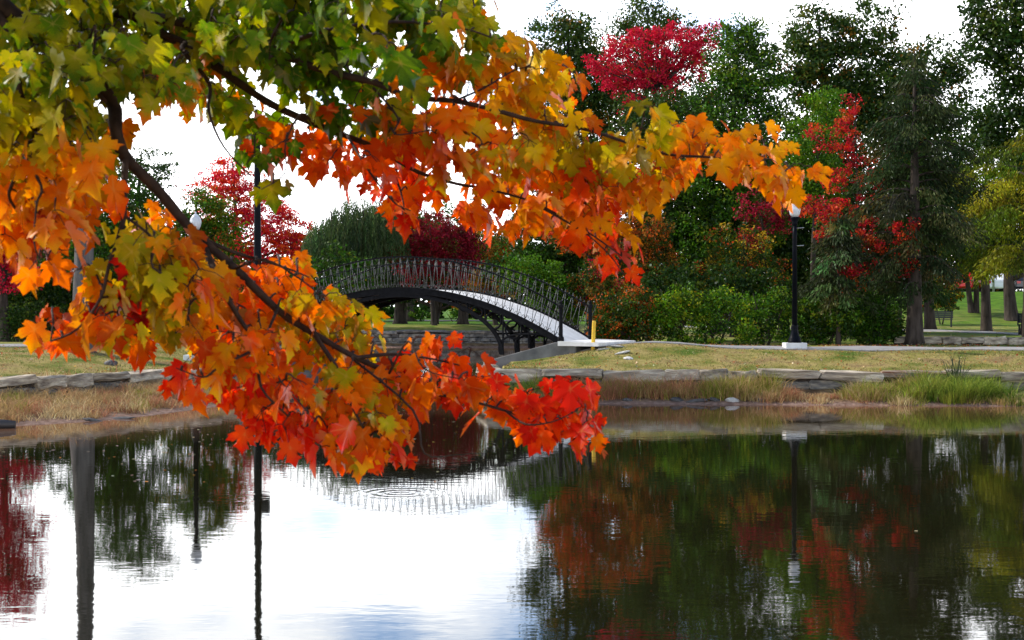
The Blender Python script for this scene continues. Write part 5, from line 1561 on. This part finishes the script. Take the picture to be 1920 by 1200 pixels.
# silhouettes of the leafy masses (photograph pixels)
MASS = [
 [(-80, -90), (945, -90), (940, 10), (915, 50), (985, 92), (1050, 105), (1075, 150), (1150, 183), (1215, 213), (1245, 250), (1330, 243), (1400, 262), (1480, 280), (1530, 335), (1525, 405), (1475, 405), (1440, 378), (1380, 352), (1330, 340), (1275, 352), (1250, 410), (1190, 428), (1150, 405), (1128, 440), (1165, 475), (1208, 530), (1188, 570), (1130, 520), (1080, 475),
  (1000, 470), (930, 462), (860, 435), (800, 436), (745, 456), (675, 440), (700, 378), (640, 352), (590, 350), (570, 318), (535, 300), (548, 350), (525, 398), (490, 385), (455, 325), (425, 285), (440, 245), (370, 238), (365, 205), (310, 215), (262, 195), (228, 205), (222, 245), (290, 252), (275, 296), (238, 285), (205, 325), (192, 400), (165, 425), (140, 470), (148, 520), (110, 545), (70, 525), (40, 505), (-80, 480)],
 [(150, 420), (230, 400), (330, 398), (335, 480), (345, 560), (325, 645), (272, 615), (288, 695), (230, 668), (150, 658), (100, 690), (45, 668), (55, 590), (130, 588), (150, 540)],
 [(225, 345), (290, 345), (340, 430), (415, 485), (480, 512), (585, 496), (600, 560), (690, 575), (702, 640), (755, 685), (760, 640), (810, 625), (890, 650), (905, 690), (930, 712), (980, 735), (1040, 742), (1055, 705), (1085, 705), (1112, 770), (1130, 805), (1158, 850), (1140, 875), (1080, 868), (1060, 840), (1000, 828), (950, 815), (900, 795), (850, 770), (790, 782), (750, 795), (770, 850),
  (772, 895), (740, 912), (700, 888), (620, 898), (600, 860), (520, 858), (445, 842), (470, 795), (400, 775), (302, 745), (318, 700), (345, 670), (332, 600), (350, 560), (330, 480), (260, 445), (296, 372)],
]
MASS = [np.array(m, float) for m in MASS]
cand = np.stack([RNG.uniform(-80, 1530, 60000), RNG.uniform(-90, 920, 60000)], 1)
def in_mass(P):
    ok = np.zeros(len(P), bool)
    for m in MASS: ok |= poly_dist(P, m)[1]
    return ok
CLEAR = np.array([(255, 250), (330, 215), (440, 300), (500, 405), (545, 360), (575, 385), (600, 420), (590, 480), (480, 492), (420, 455), (385, 470), (335, 385), (290, 320)], float)   # open air with the lamp and the scarlet maple beyond
inn = in_mass(cand) & ~poly_dist(cand, CLEAR)[1] & ~poly_dist(cand + np.array([0, 18]), CLEAR)[1]
for dx, dy in ((27, 0), (-30, 0), (0, 30), (0, -10)):
    inn &= in_mass(cand + np.array([dx, dy]))
SPRAY = np.array([(1030, 380), (1110, 385), (1145, 430), (1178, 475), (1186, 525), (1166, 530), (1118, 478), (1070, 440), (1030, 430)], float)   # the spray that hangs towards the bridge's right end
inn |= poly_dist(cand, SPRAY)[1]
cand = cand[inn]
gapn = np.sin(cand[:, 0] / 47 + 1.3 * np.sin(cand[:, 1] / 61)) + np.sin(cand[:, 1] / 39 + 1.1 * np.sin(cand[:, 0] / 71 + 2))
cand = cand[(gapn > -1.0) | poly_dist(cand, SPRAY)[1] | ((cand[:, 0] > 520) & (cand[:, 0] < 760) & (cand[:, 1] > 260) & (cand[:, 1] < 440)) | (cand[:, 1] < 120) | ((cand[:, 0] > 380) & (cand[:, 1] > 500) & (gapn > -1.5))]
CELL = 22.5
grid, picked = {}, []
for p in cand:
    k = (int(p[0] // CELL), int(p[1] // CELL))
    if all(math.hypot(p[0] - q[0], p[1] - q[1]) >= CELL for i in (-1, 0, 1) for j in (-1, 0, 1) for q in grid.get((k[0] + i, k[1] + j), ())):
        grid.setdefault(k, []).append(p); picked.append(p)
picked = np.array(picked)
# grow twigs from the limbs out to every cluster
node_px = []
def to_px(v):
    c = cam_inv @ v
    return (960 + FPX * c.x / -c.z, 600 - FPX * c.y / -c.z)
cam_inv = Matrix.LocRotScale(cam.location, cam.rotation_euler, (1, 1, 1)).inverted()
npx = np.array([to_px(p) for p, _ in nodes])
NP = [p for p, _ in nodes]
dist0 = np.array([np.min(np.hypot(npx[:, 0] - (p[0]), npx[:, 1] - (p[1] - 25))) for p in picked])
order = np.argsort(dist0)
twig = MB()
clusters = []
npx = [tuple(q) for q in npx]
n_limb = len(NP)
MAINPX = np.array([(230 + (620 - 230) * t, 275 + (645 - 275) * t) for t in np.linspace(0, 1, 30)])
rt = random.Random(5)
for oi_ in order:
    p = picked[oi_]
    tx, ty = p[0] + rt.gauss(0, 5), p[1] - 24 + rt.gauss(0, 5)
    A = np.array(npx)
    dd = np.hypot(A[:, 0] - tx, A[:, 1] - ty) + np.maximum(0, A[:, 0] - tx) * 0.35      # twigs run outwards, to the right
    j = int(np.argmin(dd))
    a = NP[j]
    dep = min(max(a.y + (0.06 + abs(rt.gauss(0, 0.15)) if j < n_limb and rt.random() < 0.8 else rt.gauss(0.02, 0.12)), 2.8), 4.3)
    m1 = np.hypot(MAINPX[:, 0] - p[0], MAINPX[:, 1] - p[1]).min()
    if m1 < 62: dep += 0.17 * (1 - m1 / 90)          # foliage behind the main limb, so that the limb shows
    e = ray(tx, ty, dep)
    mid = a.lerp(e, 0.5) + Vector((rt.gauss(0, 0.006), rt.gauss(0, 0.012), rt.uniform(0.0, 0.02)))
    ln = (e - a).length
    rr = 0.0014 + 0.007 * min(ln, 0.25)
    twig.tube([a, a.lerp(mid, 0.5) + Vector((0, 0, 0.004)), mid, mid.lerp(e, 0.5) + Vector((0, 0, 0.003)), e], [rr, rr * 0.95, rr * 0.85, rr * 0.75, 0.0011], 5)
    for q in (mid, e):
        NP.append(q); npx.append(to_px(q))
    clusters.append((e, (e - a).normalized() if ln > 1e-4 else Vector((1, 0, 0))))

# one maple leaf: five lobes, toothed, folded along the veins
HALF = [(0.0, 0.03), (0.10, -0.06), (0.25, -0.085), (0.41, -0.06), (0.39, 0.05), (0.46, 0.11), (0.34, 0.19), (0.48, 0.265), (0.62, 0.35), (0.57, 0.45), (0.66, 0.64), (0.50, 0.60), (0.41, 0.67), (0.31, 0.54), (0.225, 0.50), (0.25, 0.68), (0.36, 0.79), (0.20, 0.83), (0.11, 0.96), (0.0, 1.12)]
LOBES = [(0, 1.08), (0.63, 0.64), (-0.63, 0.64), (0.40, -0.05), (-0.40, -0.05)]
def leaf_shape(seed):
    rd = random.Random(seed)
    R_ = [(x * rd.uniform(0.93, 1.07), y + rd.uniform(-0.025, 0.025)) for x, y in HALF]
    L_ = [(-x * rd.uniform(0.9, 1.08), y + rd.uniform(-0.025, 0.025)) for x, y in HALF[1:-1]][::-1]
    R_[0] = (0, 0.03)
    outl = R_ + L_
    fold, curl, cup, twist = rd.uniform(0.08, 0.62), rd.uniform(0.05, 0.6), rd.uniform(-0.15, 0.3), rd.uniform(-0.45, 0.45)
    def z(x, y):
        r2 = (x * x + (y - 0.25) ** 2)
        return fold * abs(x) * 0.8 - curl * max(0, y - 0.2) ** 2 - cup * r2 - 0.45 * max(0, abs(x) - 0.35) ** 2 + twist * x * (y - 0.2) * 0.8
    V = [(x, y, z(x, y)) for x, y in outl]
    inner = [(x * 0.5, 0.25 + (y - 0.25) * 0.5) for x, y in outl[::2]]
    n = len(outl)
    def reach(x, y): return min(1.2, math.hypot(x, y - 0.15))
    def vein(x, y):
        best = 0
        for lx, ly in LOBES:
            l = math.hypot(lx, ly - 0.05)
            t = (x * lx + (y - 0.05) * (ly - 0.05)) / (l * l)
            if 0 <= t <= 1:
                off = math.hypot(x - lx * t, y - 0.05 - (ly - 0.05) * t)
                best = max(best, 1 - off * 5)
        return best
    V.append((0, 0.25, -0.01))
    V += [(0, 0.06, 0.0)]
    F = [(n, i, (i + 1) % n) for i in range(n)]
    rc = [reach(x, y) for x, y, _ in V]
    ve = [vein(x, y) for x, y, _ in V]
    V.pop(); rc.pop(); ve.pop()
    return np.array(V), np.array(F), np.array(rc), np.array(ve)
SHAPES = [leaf_shape(s) for s in range(20)]
LEAF_ME = []
for V, F, rc, ve in SHAPES:
    me = np_mesh("leaf", V, F, point_attrs={"reach": rc, "vein": ve}, smooth=True)
    me.materials.append(M["leaf_obj"])
    LEAF_ME.append(me)

GREEN, DKGR, OLV, YOL, YOR, ORG, ORED, RED, MAR = (np.array(c) for c in ((0.12, 0.21, 0.006), (0.045, 0.11, 0.006), (0.36, 0.31, 0.006), (0.58, 0.38, 0.006), (0.86, 0.34, 0.004), (0.85, 0.17, 0.002), (0.84, 0.075, 0.003), (0.76, 0.018, 0.005), (0.25, 0.008, 0.006)))
FIELD = [  # px, py, heart colour, tip colour; upper-left greens also hold crown shade as colour
 (60, 60, OLV, GREEN), (200, 60, GREEN, OLV), (300, 140, OLV, GREEN), (450, 40, GREEN, OLV), (560, 110, GREEN, DKGR), (640, 130, GREEN, DKGR), (760, 60, GREEN, DKGR), (700, 20, GREEN, OLV), (860, 90, GREEN, OLV), (870, 20, OLV, GREEN),
 (60, 190, OLV, GREEN), (40, 260, OLV, YOL), (140, 250, YOL, OLV), (200, 200, OLV, GREEN), (60, 350, ORG, YOR), (130, 330, YOR, ORG), (120, 440, ORG, ORG), (30, 440, ORG, YOR), (320, 200, OLV, ORG), (340, 180, GREEN, ORG), (390, 190, OLV, GREEN), (300, 270, ORG, YOR),
 (250, 430, YOL, OLV), (280, 540, OLV, YOL), (220, 520, YOL, OLV), (300, 610, OLV, YOR), (170, 620, ORG, YOR), (90, 650, ORG, ORED), (250, 660, ORG, ORED),
 (430, 230, GREEN, OLV), (470, 290, GREEN, DKGR), (500, 360, OLV, GREEN), (560, 190, GREEN, OLV), (640, 190, GREEN, DKGR), (570, 330, ORED, ORG), (640, 320, ORED, ORG), (540, 270, ORG, ORED), (640, 270, ORG, ORED), (720, 220, ORG, OLV), (800, 130, ORG, YOR), (730, 130, OLV, GREEN),
 (850, 230, ORG, ORED), (920, 130, ORG, YOR), (1000, 140, YOR, YOL), (1040, 220, YOR, YOL), (1000, 280, YOL, ORG), (1080, 290, OLV, YOL), (1150, 230, YOR, YOL), (1190, 290, OLV, YOL), (1220, 240, YOR, YOL), (1120, 230, ORG, ORED), (1300, 285, YOR, ORG), (1400, 300, YOR, ORG), (1480, 340, YOR, ORG), (1290, 320, ORG, ORED),
 (700, 360, ORED, RED), (780, 400, ORED, ORG), (880, 340, ORG, YOL), (900, 410, ORG, ORED), (1000, 400, ORG, YOR), (1080, 360, ORG, ORED), (1100, 430, ORG, ORED), (1180, 395, YOR, YOR), (1150, 470, ORED, RED), (1190, 545, ORED, ORG),
 (300, 380, ORG, ORED), (380, 400, ORG, ORED), (350, 470, YOR, ORG), (430, 480, ORG, ORED), (400, 570, YOR, ORG), (520, 530, ORG, ORED), (580, 560, ORG, YOL), (470, 600, ORED, ORG), (560, 620, ORG, OLV), (420, 680, ORG, YOR), (340, 700, ORED, ORG), (370, 745, ORED, RED),
 (480, 800, RED, ORED), (550, 830, RED, ORED), (540, 720, ORED, ORG), (640, 640, OLV, ORG), (680, 610, OLV, YOR), (620, 720, ORG, OLV), (640, 790, ORG, ORED), (700, 870, RED, ORED), (740, 830, YOR, ORG), (680, 760, OLV, ORG), (790, 680, ORG, ORED), (850, 670, ORED, RED), (800, 745, ORG, ORED), (880, 750, ORED, ORG),
 (950, 780, ORED, ORG), (1020, 790, RED, ORED), (1075, 730, RED, RED), (1090, 800, ORED, RED), (1140, 855, ORG, ORED), (240, 560, MAR, RED), (70, 470, ORG, MAR)]
FXY = np.array([(f[0], f[1]) for f in FIELD], float)
leaf_list = []
rk = random.Random(77)
for e, dirv in clusters:
    k = rk.choice((2, 3, 3, 3, 4, 4))
    base_ang = rk.uniform(0, 6.28)
    for i in range(k):
        ang = base_ang + i * 2 * math.pi / k + rk.gauss(0, 0.35)
        outv = Vector((math.cos(ang), math.sin(ang), 0))
        # petiole: out from the twig, then sagging
        pd = (outv * 0.8 + dirv * 0.5 + Vector((0, 0, rk.uniform(-0.7, 0.25)))).normalized()
        pl = rk.uniform(0.018, 0.045)
        bs = e + pd * pl + Vector((0, 0, -0.2 * pl))
        twig.tube([e, e + pd * pl * 0.55, bs], [0.0009, 0.0008, 0.0008], 4, cap=False)
        yax = (outv * rk.uniform(0.2, 0.8) + dirv * 0.2 + Vector((0.10, 0, -rk.uniform(0.45, 1.45)))).normalized()
        nrm = (Vector((rk.gauss(0, 0.5), -0.25 + rk.gauss(0, 0.5), 0.6 + rk.gauss(0, 0.35))) + outv * 0.75)
        xax = yax.cross(nrm)
        if xax.length < 1e-3: continue
        xax.normalize()
        zax = xax.cross(yax).normalized()
        ln = 0.036 + 0.038 * rk.random() ** 1.25
        rot = Matrix((xax, yax, zax)).transposed()
        c = bs + yax * ln * 0.45
        px, py = to_px(c)
        dist = np.hypot(FXY[:, 0] - px, FXY[:, 1] - py) + np.abs(RNG.normal(0, 16, len(FXY)))
        near = np.argsort(dist)[:3]
        wts = 1 / (dist[near] + 12) ** 2
        j = near[RNG.choice(3, p=wts / wts.sum())]
        h_, t_ = FIELD[j][2], FIELD[j][3]
        if rk.random() < 0.25: h_, t_ = t_, h_
        if rk.random() < 0.10: t_ = h_ * 0.8
        br = math.exp(rk.gauss(-0.04, 0.22))
        leaf_list.append((bs, rot, ln, rk.randrange(20), np.clip(h_ * br, 0, 0.9), np.clip(t_ * br, 0, 0.9), px, py, c.y, abs(zax.normalized().y)))
tw = twig.build("twigs", M["twig_bark"], maple, smooth=True)
tw["kind"] = "stuff"
# the 300 leaves that show largest: in frame, near, facing the camera, and unhidden by nearer ones
score = np.array([(l[2] / l[8]) ** 2 * (0.25 + l[9]) * (1.0 if 0 < l[6] < 1920 and 0 < l[7] < 1200 else 0.0) for l in leaf_list])
cx_, cy_ = np.array([l[6] for l in leaf_list]), np.array([l[7] for l in leaf_list])
dep_ = np.array([l[8] for l in leaf_list])
for i in range(len(leaf_list)):
    hid = np.sum((np.hypot(cx_ - cx_[i], cy_ - cy_[i]) < 38) & (dep_ < dep_[i] - 0.01))
    score[i] *= 0.62 ** hid
best = set(np.argsort(-score)[:300].tolist())
Vs, Fs, rcs, ves, hc, tcn = [], [], [], [], [], []
nv = 0
for i, (bs, rot, ln, sh, h_, t_, px, py, dp, fc) in enumerate(leaf_list):
    if i in best:
        o = bpy.data.objects.new("leaf", LEAF_ME[sh])
        COL.objects.link(o)
        o.parent = maple
        o.matrix_local = M_INV @ (Matrix.Translation(bs) @ rot.to_4x4() @ Matrix.Scale(ln, 4))
        o["heart_color"] = [float(v) for v in h_]
        o["tip_color"] = [float(v) for v in t_]
    else:
        V, F, rc, ve = SHAPES[sh]
        W_ = (np.array(rot) @ (V.T * ln)).T + np.array(bs)
        Vs.append(W_); Fs.append(F + nv); nv += len(V)
        rcs.append(rc); ves.append(ve)
        hc.append(np.tile(h_, (len(V), 1))); tcn.append(np.tile(t_, (len(V), 1)))
lv = link("leaves", np_mesh("leaves", np.concatenate(Vs), np.concatenate(Fs), point_attrs={"reach": np.concatenate(rcs), "vein": np.concatenate(ves), "heart_color": np.concatenate(hc), "tip_color": np.concatenate(tcn)}, smooth=True), M["leaf_mass"], maple)
lv["kind"] = "stuff"
print("maple leaves", len(leaf_list), "clusters", len(clusters))
